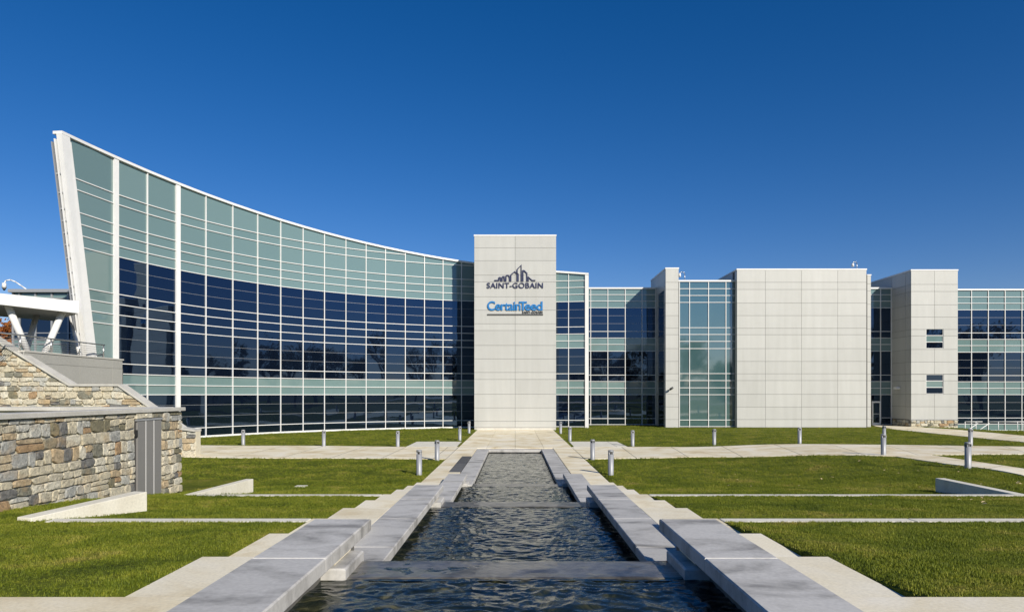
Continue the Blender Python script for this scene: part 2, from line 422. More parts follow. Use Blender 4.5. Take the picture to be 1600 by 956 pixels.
# ------------------------------------------------------------------ garden steps
for s, lb in ((-1,'left'),(1,'right')):
    st = thing('garden_steps', (s*2.75, 14, 0), 'long cream sandstone steps climbing on the %s side of the cascade' % lb, 'steps', 'steps beside the cascade')
    for k in range(9):
        x0, x1 = (-PX,-2.312) if s < 0 else (2.312,PX)
        box('step', x0, x1, DK[k+1]+0.004, DK[k], -0.4+ZK[k]-0.3, ZK[k], M['tread'], st, 0.012)

# terrace edging kerbs and their return walls
def kerb(x0, x1, d, z, lab):
    k = thing('kerb_wall', ((x0+x1)/2, d-0.15, z-0.4), lab, 'kerb', 'terrace kerbs in the lawn')
    n = max(1, round(abs(x1-x0)/3.0))
    for i in range(n):
        a = x0+(x1-x0)*i/n; b = x0+(x1-x0)*(i+1)/n
        box('kerb_stone', min(a,b)+0.004, max(a,b)-0.004, d-0.28, d, z-0.45, z, M['white_conc'], k, 0.012)
    return k
kerb(-7.65,-PX-0.01,DK[3],ZK[3],'thin pale kerb across the left lawn below the small concrete wedge wall')
kerb(-7.25,-PX-0.01,DK[6],ZK[6],'thin pale kerb across the left lawn in front of the large wedge wall')
kerb(PX+0.01,12.3,DK[3],ZK[3],'pale kerb across the right lawn ending at the shaded wedge wall')
kerb(PX+0.01,24.0,DK[6],ZK[6],'long pale kerb across the right lawn nearest the big slabs')
def wedge(A, B, ztA, ztB, th, lab, side_):
    A, B = Vector(A), Vector(B); t = (B-A).normalized(); n = Vector((-t.y, t.x))*th*side_
    V = []
    for P_, zt in ((A,ztA),(A.lerp(B,0.5),(ztA+ztB)/2),(B,ztB)):
        V += [(P_.x,P_.y,-0.3),(P_.x+n.x,P_.y+n.y,-0.3),(P_.x+n.x,P_.y+n.y,zt),(P_.x,P_.y,zt)]
    Fc = [(0,1,2,3),(8,11,10,9)]
    for r in (0,4):
        for k in range(4): Fc.append((r+k, r+4+k, r+4+(k+1)%4, r+(k+1)%4))
    o = mesh('wedge_wall', V, Fc, M['white_conc'], None); fixn(o.data)
    bv = o.modifiers.new('bevel','BEVEL'); bv.width = 0.012; bv.segments = 2
    tag(o, lab, 'retaining wall', 'concrete wedge walls'); return o
wedge((-7.62,10.75),(-6.98,12.95),1.06,1.16,0.30,'large sunlit concrete wedge wall below the grey metal door',1)
wedge((-7.75,16.4),(-7.40,19.3),0.60,0.62,0.22,'small pale concrete wedge wall farther back on the left lawn',1)
wedge((12.05,16.3),(12.0,19.5),0.60,0.62,0.26,'shaded concrete wedge wall on the right lawn',-1)

# ------------------------------------------------------------------ cascade pool
Xi, Xo, TH = 1.654, 2.304, 0.135
fp = thing('cascade_pool', (0, 20, 0), 'stepped stone water cascade with grey slab copings leading to the sign tower', 'fountain')
SL = [(1.42,2.08,0.032,22.4,37.4,5),(Xi,Xo,0.266,15.0,23.6,4),(Xi,Xo,0.92,7.2,15.74,4),(Xi,Xo,1.574,2.2,7.84,3)]
for xi, xo, zt, d0, d1, n in SL:
    for s in (-1,1):
        for i in range(n):
            a = d1-(d1-d0)*i/n; b = d1-(d1-d0)*(i+1)/n
            x0, x1 = (xi,xo) if s > 0 else (-xo,-xi)
            box('coping_slab', x0, x1, b+0.004, a-(0.004 if i else 0), zt-TH, zt, M['blue_slab'], fp, 0.012)
        x0, x1 = (xi+0.13,xo-0.02) if s > 0 else (-xo+0.02,-xi-0.13)
        box('basin_wall', x0, x1, d0+0.05, d1-0.28, -1.6, zt-TH, M['dark_stone'], fp)
box('coping_slab', -1.412, 1.412, 36.72, 37.395, 0.032-TH, 0.032, M['blue_slab'], fp, 0.012)
box('basin_wall', -1.412, 1.412, 36.8, 37.3, -1.6, 0.032-TH, M['dark_stone'], fp)
box('basin_wall', -1.6, 1.6, 2.2, 2.7, 0.2, 1.47, M['dark_stone'], fp)
# water sheets with real ripples
def water(x0, x1, d0, d1, z, st, amp, seed):
    nx_, ny_ = int((x1-x0)/st), int((d1-d0)/st); V = []; Fc = []
    for j in range(ny_+1):
        for i in range(nx_+1):
            x = x0+(x1-x0)*i/nx_; d = d0+(d1-d0)*j/ny_
            q = Vector((x+0.25*mnoise.noise(Vector((x*1.3,d*1.3,seed))), d+0.2*mnoise.noise(Vector((x*1.1+7,d*1.5,seed))), 0))
            h = 0.7*mnoise.noise(Vector((q.x*2.6, q.y*4.2, seed)))+0.6*(0.45-abs(mnoise.noise(Vector((q.x*5.4+20, q.y*8.4, seed+2)))))*2
            h += 0.35*mnoise.noise(Vector((q.x*12+3, q.y*17, seed+9)))
            h *= 0.65+0.7*(0.5+0.5*mnoise.noise(Vector((x*0.6, d*0.6, seed+30))))
            V.append((x, d, z+amp*h))
    for j in range(ny_):
        for i in range(nx_): a = j*(nx_+1)+i; Fc.append((a, a+1, a+nx_+2, a+nx_+1))
    o = mesh('water', V, Fc, M['water'], None, True); tag(o, kind='structure'); return o
WL = [-0.20, 0.0, 0.65, 1.304]                       # water levels of the basins
CR = [None, 23.0, 15.0, 7.0]                         # far edge of each weir crest
for k in (1,2,3):
    w = WL[k]; d = CR[k]
    # crest stone, gently uneven so that the thin sheet of water breaks over it in patches
    V = []; Fc = []; na_, nb_ = 70, 14
    for j in range(nb_+1):
        for i in range(na_+1):
            x = -1.78+3.56*i/na_; y = d-0.74+0.74*j/nb_
            V.append((x, y, w+0.001+0.011*mnoise.noise(Vector((x*1.4,y*2.2,k*3)))+0.006*mnoise.noise(Vector((x*6,y*7,k))) - (0.05 if j == 0 else 0.012 if j == nb_ else 0)))
    for j in range(nb_):
        for i in range(na_): q = j*(na_+1)+i; Fc.append((q,q+1,q+na_+2,q+na_+1))
    n0 = len(V); V += [(-1.78,d,w-1.4),(1.78,d,w-1.4)]; Fc.append((nb_*(na_+1), n0, n0+1, nb_*(na_+1)+na_))
    mesh('weir_stone', V, Fc, M['wet'], fp, True)
    water(-1.78,1.78,d-0.76,d-0.01,w-0.0075,0.028,0.008,40.0+k)
    for s in (-1,1):
        x0, x1 = (1.555,1.80) if s > 0 else (-1.80,-1.555)
        zb = SL[k][2]-TH
        box('abutment_block', x0, x1, d-0.74, d+0.012, w-0.2, w+0.10, M['blue_slab'], fp, 0.015)
        x0, x1 = (1.68,1.84) if s > 0 else (-1.84,-1.68)
        box('pier_stone', x0, x1, d-0.62, d-0.02, w+0.10, zb, M['tread'], fp, 0.012)
water(-1.79,1.79,2.6,6.34,WL[3]-0.012,0.024,0.020,1.0)
water(-1.79,1.79,7.0,14.34,WL[2]-0.012,0.03,0.020,5.0)
water(-1.79,1.79,15.0,22.34,WL[1]-0.012,0.042,0.023,8.0)
water(-1.56,1.56,23.0,36.85,WL[0]+0.05,0.055,0.025,11.0)

# ------------------------------------------------------------------ rubble stones
def pack(u0, u1, v0, v1, hmin, hmax, wmin, wmax, R):
    "uneven courses of blocks"
    out = []; v = v0
    while v < v1-0.03:
        h = R.uniform(hmin, hmax)
        if v1-v-h < hmin*0.7: h = v1-v
        u = u0
        while u < u1-0.02:
            w = R.uniform(wmin, wmax)*(1.0 if R.random() < 0.8 else 1.45)
            if u1-u-w < wmin*0.7: w = u1-u
            q = R.random()
            if q < 0.20 and h > hmin*1.35:
                k = R.uniform(0.35,0.65); out += [(u,v,w,h*k),(u,v+h*k,w,h*(1-k))]
            elif q < 0.34 and w > wmin*1.5 and h > hmin*1.3:
                k = R.uniform(0.4,0.6); out += [(u,v,w*0.45,h),(u+w*0.45,v,w*0.55,h*k),(u+w*0.45,v+h*k,w*0.55,h*(1-k))]
            else: out.append((u,v,w,h))
            u += w
        v += h
    return out
def stones(parent, rects, fmap, mort, depth, R, top=None):
    for (u,v,w,h) in rects:
        cu, cv = u+w/2, v+h/2; mg = mort
        ring = []
        sh = R.uniform(-0.3,0.3)
        for (a,b) in ((-1,-1),(0,-1),(1,-1),(1,0),(1,1),(0,1),(-1,1),(-1,0)):
            ku = R.uniform(0.72,1.05) if a and b else R.uniform(0.93,1.07)
            kv = R.uniform(0.70,1.06) if a and b else R.uniform(0.90,1.08)
            ring.append((cu+a*(w/2-mg)*ku, cv+b*(h/2-mg)*kv+sh*a*h*0.25))
        if top:
            if cv > top(cu)-0.03: continue
            ring = [(p, min(q, top(p)-0.012)) for p, q in ring]
        dp = depth*R.uniform(0.6,1.35); V = []; n = 8
        V += [fmap(p, q, -0.02) for p, q in ring]
        V += [fmap(p, q, dp*R.uniform(0.55,0.85)) for p, q in ring]
        V += [fmap(cu+(p-cu)*0.90, cv+(q-cv)*0.87, dp*R.uniform(0.85,1.15)) for p, q in ring]
        Fc = [(i,(i+1)%n,n+(i+1)%n,n+i) for i in range(n)]+[(n+i,n+(i+1)%n,2*n+(i+1)%n,2*n+i) for i in range(n)]+[tuple(range(2*n,3*n))]
        o = mesh('stone', V, Fc, M['stone'], parent); fixn(o.data)
        for i, p in enumerate(o.data.polygons): p.use_smooth = False
XW = -9.02
sw = thing('stone_wall', (XW-0.3, 14, 0), 'long rubble stone retaining wall with limestone coping around the grey door', 'stone wall')
ZT, ZB = 2.56, 0.1
R1 = random.Random(3)
prism('mortar_bed', [(XW-0.45,8.0,ZB-0.6),(XW-0.45,18.36,ZB-0.6),(XW-0.45,18.36,ZT),(XW-0.45,8.0,ZT)], (0.42,0,0), M['mortar'], sw)
sm = lambda u, v, w: (XW+w, u, v)
stones(sw, pack(8.6,16.16,ZB+0.15,ZT,0.15,0.31,0.20,0.50,R1), sm, 0.007, 0.030, R1)
stones(sw, pack(16.16,17.42,2.42,ZT,0.12,0.2,0.3,0.5,R1), sm, 0.008, 0.05, R1)
stones(sw, pack(17.42,18.42,ZB+0.1,ZT,0.14,0.26,0.2,0.42,R1), sm, 0.008, 0.05, R1)
stones(sw, pack(XW-0.45,XW-0.02,ZB+0.1,ZT,0.16,0.28,0.2,0.4,R1), lambda u,v,w:(u,18.38+w,v), 0.008, 0.04, R1)
for i in range(5):
    a = 8.0+i*2.1; b = min(a+2.1, 18.5)
    box('coping_stone', XW-0.5, XW+0.09, a+0.003, b-0.003, ZT, ZT+0.10, M['coping'], sw, 0.01)
box('wall_return', XW-14, XW-0.46, 18.45, 18.95, ZB-0.5, ZT, M['mortar'], sw)
for i in range(5):
    a = XW-0.51-i*2.7; box('coping_stone', a-2.69, a, 18.36, 19.05, ZT, ZT+0.10, M['coping'], sw, 0.01)
# grey door set in the wall
dr = thing('metal_door', (XW, 16.8, 0.45), 'narrow grey metal door with three panels in the stone wall', 'door')
box('door_backing', XW-0.05, XW-0.005, 16.2, 17.38, 0.36, 2.40, M['bronze'], dr)
M['door'] = nmat('grey_door_paint', (0.205,0.20,0.19), 0.5)
for i in range(3):
    a = 16.24+i*0.37; box('door_panel', XW-0.004, XW+0.035, a+0.012, a+0.358, 0.50, 2.37, M['door'], dr, 0.006)
for a in (16.61,16.98): box('trim_strip', XW+0.0, XW+0.04, a-0.008, a+0.008, 0.50, 2.37, M['white'], dr)
box('door_frame', XW-0.003, XW+0.05, 16.2, 17.38, 2.372, 2.42, M['shade_metal'], dr)
box('hinge', XW+0.0, XW+0.05, 16.17, 16.23, 2.0, 2.16, M['black'], dr)

# stair wall behind
DS = 33.0
prof_px = [(-150,441),(0,536),(110,603),(186,603),(284,671),(306,674)]
prof = [(X(px,DS), Z(py,DS)) for px, py in prof_px]
def top(u):
    for (a,za),(b,zb) in zip(prof, prof[1:]):
        if u <= b: return za+(zb-za)*(u-a)/(b-a)
    return prof[-1][1]
sw2 = thing('stone_stair_wall', (-20, DS+0.3, 0), 'rubble stone stair wall with sloping coping below the terrace', 'stone wall')
ring = [(prof[0][0],DS+0.5,-0.2)]+[(u,DS+0.5,z) for u, z in prof]+[(prof[-1][0],DS+0.5,-0.2)]
prism('mortar_bed', ring, (0,-0.47,0), M['mortar'], sw2)
R2 = random.Random(11)
rc = [r for r in pack(-25.6,prof[-1][0],0.0,6.0,0.20,0.40,0.28,0.75,R2) if r[1]+r[3]/2 < top(r[0]+r[2]/2) and r[1]+r[3] > (0 if r[0] > X(255,DS) else 1.6)]
stones(sw2, rc, lambda u,v,w:(u,DS-w,v), 0.01, 0.06, R2, top)
for (a,za),(b,zb) in zip(prof, prof[1:]):
    n = max(1, round(math.hypot(b-a,zb-za)/1.6))
    for i in range(n):
        u0, u1 = a+(b-a)*i/n, a+(b-a)*(i+1)/n; z0, z1 = za+(zb-za)*i/n, za+(zb-za)*(i+1)/n
        prism('coping_stone', [(u0+0.004,DS-0.13,z0+0.004),(u1-0.004,DS-0.13,z1+0.004),(u1-0.004,DS-0.13,z1+0.105),(u0+0.004,DS-0.13,z0+0.105)], (0,0.72,0), M['coping'], sw2)

# ------------------------------------------------------------------ the building
B = thing('office_building', (0, 60, 0), 'modern office building with curved glass wing, sign tower and pale panel blocks', 'building')
CX, CY, CRD = 1.74165, 35.3129, 26.8157
def arc(px):
    t = (px-VX)/F; a = t*t+1; bb = -2*(t*CX+CY); cc = CX*CX+CY*CY-CRD*CRD
    d = (-bb+math.sqrt(bb*bb-4*a*cc))/(2*a); return Vector((t*d, d))
def inw(p): return (Vector((CX,CY))-p).normalized()
ZL = [0.10,0.68,2.99,3.62,4.27,4.89,7.23,7.86,8.50,9.12,11.41,12.06,12.70,13.34,14.59,15.20]
TOPY = [(90.4,206.3),(179.5,246.5),(231,267.8),(281,287.6),(321,304.4),(362,319),(401.7,332),(438,344.6),(473,354.6),(507,364),(541,373),(572,380.6),(602.7,387.7),(633,394.7),(662,399.7),(692,403.5),(717,407),(741,410),(869,424.6),(918,428)]
tx = [p[0] for p in TOPY]; tz = [EYE+(VY-p[1])*arc(p[0]).y/F for p in TOPY]
pf = np.polyfit(tx, tz, 3)
def ztop(px): return float(np.polyval(pf, px))

cw = part_empty('curved_wing', B)
def quad(name, P0, P1, za0, zb0, za1, zb1, mat, parent, off=0.0, th=0.03, tilt=0.0):
    "pane between plan points P0, P1; heights a..b at each end"
    P0, P1 = Vector(P0), Vector(P1); t = (P1-P0).normalized(); n = Vector((t.y,-t.x))
    if n.y > 0 and abs(n.y) > 0.2: n = -n
    r = [Vector((P0.x+n.x*off,P0.y+n.y*off,za0)),Vector((P1.x+n.x*off,P1.y+n.y*off,za1)),Vector((P1.x+n.x*off,P1.y+n.y*off,zb1)),Vector((P0.x+n.x*off,P0.y+n.y*off,zb0))]
    if tilt:
        c = sum(r, Vector())/4; q = Matrix.Rotation(random.gauss(0,tilt),3,'Z')@Matrix.Rotation(random.gauss(0,tilt),3,t.to_3d())
        r = [c+q@(v-c) for v in r]
    return prism(name, r, Vector((-n.x,-n.y,0))*th, mat, parent)
def sweep(name, pts, w, h, mat, parent, out=0.07, zs=None):
    "bar following plan points (xy) at heights zs: rectangular section, front face proud by out"
    V = []; Fc = []
    for i, p in enumerate(pts):
        a = pts[max(0,i-1)]; b = pts[min(len(pts)-1,i+1)]; t = (b-a).normalized(); n = Vector((t.y,-t.x)); z = zs[i]
        for o_, dz in ((out,-h/2),(out,h/2),(out-w,h/2),(out-w,-h/2)): V.append((p.x+n.x*o_, p.y+n.y*o_, z+dz))
    for i in range(len(pts)-1):
        for k in range(4): Fc.append((i*4+k,(i+1)*4+k,(i+1)*4+(k+1)%4,i*4+(k+1)%4))
    Fc += [(0,1,2,3),tuple(len(V)-4+k for k in (3,2,1,0))]
    o = mesh(name, V, Fc, mat, parent); fixn(o.data); return o
MULL = [183,229.5,277,321,363,402,438,473,506.5,540,571.6,602,633,663,692,721,748]
def bay(pxa, pxb, rows_, kinds, topfn, parent, g0=0.02):
    A_, B_ = arc(pxa), arc(pxb)
    for (z0, z1, k) in rows_:
        mat = M[kinds[k]]; nm = 'glass_pane' if k == 'g' else 'spandrel_panel'
        quad(nm, A_, B_, z0, z1, z0, z1, mat, parent, tilt=0.0028)
    zt = rows_[-1][1]
    quad('spandrel_panel', A_, B_, zt, topfn(pxa)-0.08, zt, topfn(pxb)-0.08, M['aqua'], parent, tilt=0.0008)
KD = {'g':'glass','a':'aqua','t':'teal'}
KIND = ['g','g','a','a','g','g','g','g','g','g','a','a','a','a','a']
rowsA = [(ZL[i],ZL[i+1],KIND[i]) for i in range(15)]
def usable(px): 
    return [r for r in rowsA if r[1] < ztop(px)-0.25]
for a, b in zip(MULL, MULL[1:]):
    bay(a, b, usable(b), KD, ztop, cw)
allp = [arc(p) for p in MULL]
for i, z in enumerate(ZL):
    ps = [p for p in MULL if z < ztop(p)-0.15]
    if len(ps) > 1: sweep('transom', [arc(p) for p in ps], 0.13, 0.048, M['white'], cw, 0.075, [z]*len(ps))
for z in (1.5,2.28,5.68,6.44,9.94,10.68):  # thin grey bars running across the dark panes
    sweep('thin_bar', allp, 0.05, 0.016, M['shade_metal'], cw, 0.012, [z]*len(allp))
def post(px, w, z0, z1, parent, out=0.085, dep=0.16, mat=None):
    p = arc(px); n = inw(p); t = Vector((-n.y,n.x))
    ring = [(p.x+t.x*a*w/2+n.x*o_, p.y+t.y*a*w/2+n.y*o_, z0) for a, o_ in ((-1,out),(1,out),(1,out-dep),(-1,out-dep))]
    return prism('mullion', ring, (0,0,z1-z0), mat or M['white'], parent)
for p in MULL[1:-1]:
    post(p, 0.34 if p == 277 else 0.058, 0.03, ztop(p)-0.05, cw, 0.12 if p == 277 else 0.085)
post(179.8, 0.34, 0.03, ztop(180)-0.05, cw, 0.13, 0.2)
# leaning end bay, all aqua
def lean(z): return 105+(147-105)*(17.0-z)/(17.0-4.6)
ZE = [4.6]+ZL[6:]
for z0, z1 in zip(ZE, ZE[1:]):
    quad('spandrel_panel', arc(lean(z1)-1), arc(178), z0, z1, z0, z1, M['aqua'], cw)
quad('spandrel_panel', arc(lean(17.0)-2), arc(178), ZL[-1], ztop(110)-0.1, ZL[-1], ztop(178)-0.08, M['aqua'], cw)
for z in ZL[6:]:
    if z == 11.41: z += 0.0
    ps = [lean(z)+3, 178]; sweep('transom', [arc(p) for p in ps], 0.13, 0.048, M['white'], cw, 0.06, [z]*2)
def leanprism(name, f0, f1, z0, z1, out, dep, mat):
    r = []
    for z, f in ((z0,f0),(z0,f1),(z1,f1),(z1,f0)):
        p = arc(f(z)); n = inw(p); r.append((Vector((p.x,p.y,z)), n))
    a = [v+Vector((n.x,n.y,0))*out for v, n in r]
    b = [v+Vector((n.x,n.y,0))*(out-dep) for v, n in r]
    Fc = [(0,1,2,3),(7,6,5,4)]+[(i,4+i,4+(i+1)%4,(i+1)%4) for i in range(4)]
    o = mesh(name, a+b, Fc, mat, cw); fixn(o.data); return o
leanprism('end_column', lambda z: lean(z)-12.5, lambda z: lean(z)+1.0, 4.4, ztop(92)-0.06, 0.16, 0.30, M['white'])
leanprism('end_trim', lambda z: lean(z)+1.1, lambda z: lean(z)+4.5, 4.4, ztop(105)-0.3, 0.09, 0.16, M['white'])
# back frame of the leaning end (set behind, toward the left)
for k, (o_, w_) in enumerate(((-0.24,0.06),(-0.42,0.06))):
    r = []
    for z in (4.4, ztop(90)-0.35+(-0.15*k)):
        p = arc(lean(z)-12); n = inw(p); c = Vector((p.x,p.y,z))+Vector((n.x,n.y,0))*o_; r.append(c)
    beam('back_frame', r[0], r[1], w_, 0.2, M['white'] if k == 0 else M['shade_metal'], cw, Vector((0,1,0)))
for z in [5.4,6.5,7.6,8.7,9.12,9.9,10.7,11.41,12.06,12.7,13.34,14.2,15.2]:
    p = arc(lean(z)-12); n = inw(p); a = Vector((p.x,p.y,z)); beam('rung', a+Vector((n.x,n.y,0))*-0.14, a+Vector((n.x,n.y,0))*-0.42, 0.09, 0.07, M['shade_metal'], cw)
# roof coping following the rising parapet
cp = [92.5,110,140,179.8]+MULL[1:]
sweep('roof_coping', [arc(p) for p in cp], 0.55, 0.16, M['white'], cw, 0.17, [ztop(p) for p in cp])
sweep('base_sill', allp, 0.18, 0.12, M['white'], cw, 0.11, [0.06]*len(allp))
# solid body behind the glass
V = []; Fc = []
pb = [91.5,120,150]+MULL[:-1]
for p in pb:
    q = arc(p); n = inw(q); a = q-n*0.5; zz = ztop(p)-0.3
    V += [(a.x,a.y,0 if p > 160 else 4.5),(a.x,a.y,zz)]
# end column lean: body starts behind glass
for i in range(len(pb)-1): Fc.append((2*i,2*i+2,2*i+3,2*i+1))
o = mesh('wall_core', [v for v in V if True][6:], [(2*i,2*i+2,2*i+3,2*i+1) for i in range(len(pb)-4)], M['bronze'], cw)

# right-hand end of the curve, right of the tower
ce = part_empty('curve_end_bay', B)
rowsB = [(0.10,0.68,'g'),(0.68,2.99,'g'),(2.99,3.62,'a'),(3.62,4.27,'a'),(4.27,4.89,'g'),(4.89,7.21,'g'),(7.21,7.86,'a'),(7.86,8.48,'a'),(8.48,9.12,'g'),(9.12,11.41,'g'),(11.41,12.06,'a'),(12.06,12.68,'a'),(12.68,13.3,'a')]
MB_ = [862,888.5,915]
def ztb(px): return EYE+(VY-(424.6+(px-869)*3.4/49))*arc(px).y/F
for a, b in zip(MB_, MB_[1:]): bay(a, b, rowsB, KD, ztb, ce)
for z0, z1, k in rowsB: sweep('transom', [arc(p) for p in (862,888.5,915)], 0.13, 0.048, M['white'], ce, 0.075, [z0]*3)
sweep('transom', [arc(p) for p in (862,888.5,915)], 0.13, 0.048, M['white'], ce, 0.075, [13.3]*3)
for z in (1.5,2.28,5.68,6.44,9.94,10.68): sweep('thin_bar', [arc(p) for p in (862,888.5,915)], 0.05, 0.016, M['shade_metal'], ce, 0.012, [z]*3)  # same thin grey bars across the end bay
post(888.5, 0.058, 0.03, ztb(888), ce); post(917, 0.30, 0.0, ztb(917)-0.06, ce, 0.16, 0.5)
sweep('roof_coping', [arc(p) for p in (862,888.5,919.8)], 0.5, 0.16, M['white'], ce, 0.19, [ztb(p) for p in (862,888.5,919.8)])

# flat panel walls --------------------------------------------------
PR = [0.06,0.75,1.88,3.03,4.27,4.88,6.00,7.16,8.41,9.0,10.14,11.27,12.5,13.15]
def panel_front(parent, xs, d, zs, skip=(), y_th=0.05):
    for x0, x1 in zip(xs, xs[1:]):
        for z0, z1 in zip(zs, zs[1:]):
            a, b, c, e = x0+0.011, x1-0.011, z0+0.011, z1-0.011
            cut = [s for s in skip if s[0] < b and s[1] > a and s[2] < e and s[3] > c]
            if not cut: box('panel', a, b, d, d+y_th, c, e, M['panel'], parent); continue
            s = cut[0]
            if s[2] > c+0.02: box('panel', a, b, d, d+y_th, c, s[2], M['panel'], parent)
            if s[3] < e-0.02: box('panel', a, b, d, d+y_th, s[3], e, M['panel'], parent)
            lo, hi = max(c,s[2]), min(e,s[3])
            if s[0] > a+0.02: box('panel', a, s[0], d, d+y_th, lo+0.0005, hi-0.0005, M['panel'], parent)
            if s[1] < b-0.02: box('panel', s[1], b, d, d+y_th, lo+0.0005, hi-0.0005, M['panel'], parent)
def panel_side(parent, x, ds, zs, sgn):
    "panels on a wall of constant x, outer face at x"
    for d0, d1 in zip(ds, ds[1:]):
        for z0, z1 in zip(zs, zs[1:]):
            a, b = (x, x+0.05) if sgn < 0 else (x-0.05, x)
            box('panel', a, b, d0+0.011, d1-0.011, z0+0.011, z1-0.011, M['panel'], parent)
def roofcap(parent, x0, x1, y0, y1, z, h=0.13):
    box('roof_coping', x0-0.03, x1+0.03, y0-0.03, y1, z, z+h, M['white'], parent, 0.008)

tw = part_empty('sign_tower', B); DT = 57.7
tx0, tx1 = X(741,DT), X(869,DT)
box('core', tx0+0.03, tx1-0.03, DT+0.035, 63.5, 0, 16.36, M['joint'], tw)
zt_ = [0.22]+PR[1:13]+[13.08,14.27,15.36,16.40]; zt_ = sorted(set([0.22,0.756,1.88,3.03,4.28,4.87,6.01,7.15,8.41,8.97,10.12,11.25,12.5,13.08,14.3,15.38,16.36]))
panel_front(tw, [tx0,0.0,tx1], DT, zt_)
panel_side(tw, tx0, [DT+0.055,60.5,63.5], zt_, -1); panel_side(tw, tx1, [DT+0.055,60.5,63.5], zt_, 1)
roofcap(tw, tx0, tx1, DT, 63.5, 16.365)
box('plinth', tx0+0.02, tx1-0.02, DT-0.03, DT+0.03, 0.0, 0.2, M['coping'], tw)

def flat_glass(parent, xs, d, rows_, kinds, ztp, bars=True, sill=True):
    for x0, x1 in zip(xs, xs[1:]):
        for z0, z1, k in rows_:
            nm = 'glass_pane' if kinds[k] == 'glass' else 'spandrel_panel'
            quad(nm, (x0,d), (x1,d), z0, z1, z0, z1, M[kinds[k]], parent, tilt=0.0025)
    for z in [r[0] for r in rows_]: box('transom', xs[0], xs[-1], d-0.075, d+0.05, z-0.024, z+0.024, M['white'], parent)
    for x in xs: box('mullion', x-0.029, x+0.029, d-0.085, d+0.05, rows_[0][0]-0.06, ztp-0.06, M['white'], parent)
    box('roof_coping', xs[0]-0.1, xs[-1]+0.1, d-0.14, d+0.5, ztp-0.07, ztp+0.08, M['white'], parent)
    if bars:  # two thin grey bars across each tall dark pane
        for z0, z1, k in rows_:
            if k == 'g' and z1-z0 > 2:
                for f in (1/3, 2/3): box('thin_bar', xs[0], xs[-1], d-0.012, d+0.03, z0+(z1-z0)*f-0.008, z0+(z1-z0)*f+0.008, M['shade_metal'], parent)
    box('wall_core', xs[0], xs[-1], d+0.35, d+3, -1.0, ztp-0.1, M['bronze'], parent)
rowsC = [r for r in rowsB[:12]]+[(12.68,13.28,'a')]
lk = part_empty('recessed_link', B); DL = 66.3
flat_glass(lk, [6.9,7.33,8.99,10.68,12.31,13.62], DL, rowsC, KD, 13.3)
# fin wall
fn = part_empty('fin_wall', B); DFN = 61.8; fx0, fx1 = X(1040,DFN), X(1060.5,DFN)
zf = [0.02]+PR[1:]+[14.35]
box('core', fx0+0.03, fx1-0.02, DFN+0.035, 68.5, 0, 14.33, M['joint'], fn)
panel_front(fn, [fx0,fx1], DFN, zf)
for z0, z1 in zip(zf, zf[1:]):
    for d0, d1 in ((DFN+0.055,62.5),(64.9,66.25)): box('panel', fx0, fx0+0.05, d0+0.01, d1-0.01, z0+0.011, z1-0.011, M['panel'], fn)
box('panel', fx0, fx0+0.05, 62.51, 64.89, 12.52, 14.34, M['panel'], fn); box('panel', fx0, fx0+0.05, 66.26, 68.5, 13.4, 14.34, M['panel'], fn)
for z0, z1 in ((0.05,4.2),(4.26,8.4),(8.46,12.5)): box('glass_pane', fx0+0.005, fx0+0.04, 62.52, 64.88, z0, z1, M['glass'], fn)
roofcap(fn, fx0, fx1, DFN, 68.5, 14.35)
# teal glass bay
tb = part_empty('teal_glass_bay', B); DTB = 62.5
rowsE = [(0.08,0.68,'t'),(0.68,2.99,'t'),(2.99,3.62,'t'),(3.62,4.28,'t'),(4.28,4.92,'t'),(4.92,7.2,'t'),(7.2,7.86,'t'),(7.86,8.49,'t'),(8.49,9.11,'t'),(9.11,11.42,'t'),(11.42,12.05,'t'),(12.05,12.67,'t'),(12.67,13.3,'t')]
flat_glass(tb, [X(1061.5,DTB)]+[X(p,DTB) for p in (1077.2,1106.8,1134,1150)], DTB, rowsE, KD, 13.37, False)
# panel block
pbk = part_empty('panel_block', B); DPB = 61.8
px_ = [X(p,DPB) for p in (1151.5,1196,1252.5,1309,1354)]
zp = [0.03]+PR[1:]+[14.25]
box('core', px_[0]+0.03, px_[-1]-0.03, DPB+0.035, 69, 0, 14.23, M['joint'], pbk)
panel_front(pbk, px_, DPB, zp)
panel_side(pbk, px_[0], [DPB+0.055,62.4], zp, -1)
for d0, d1 in ((63.05,65.2),(65.2,67.4),(67.4,69)): box('panel', px_[0], px_[0]+0.05, d0+0.01, d1-0.01, 13.46, 14.24, M['panel'], pbk)
roofcap(pbk, px_[0], px_[-1], DPB, 69, 14.255)
x0, x1 = X(1354.5,62.6), X(1361,62.6)
box('core', x0+0.0, x1-0.03, 62.63, 70, 0, 13.88, M['joint'], pbk)
panel_front(pbk, [x0+0.03,x1], 62.6, [0.02]+PR[1:]+[13.9]); panel_side(pbk, x1, [62.66,64.5,66.25], [0.02]+PR[1:]+[13.9], 1)
roofcap(pbk, x0+0.05, x1, 62.6, 69, 13.905, 0.1)
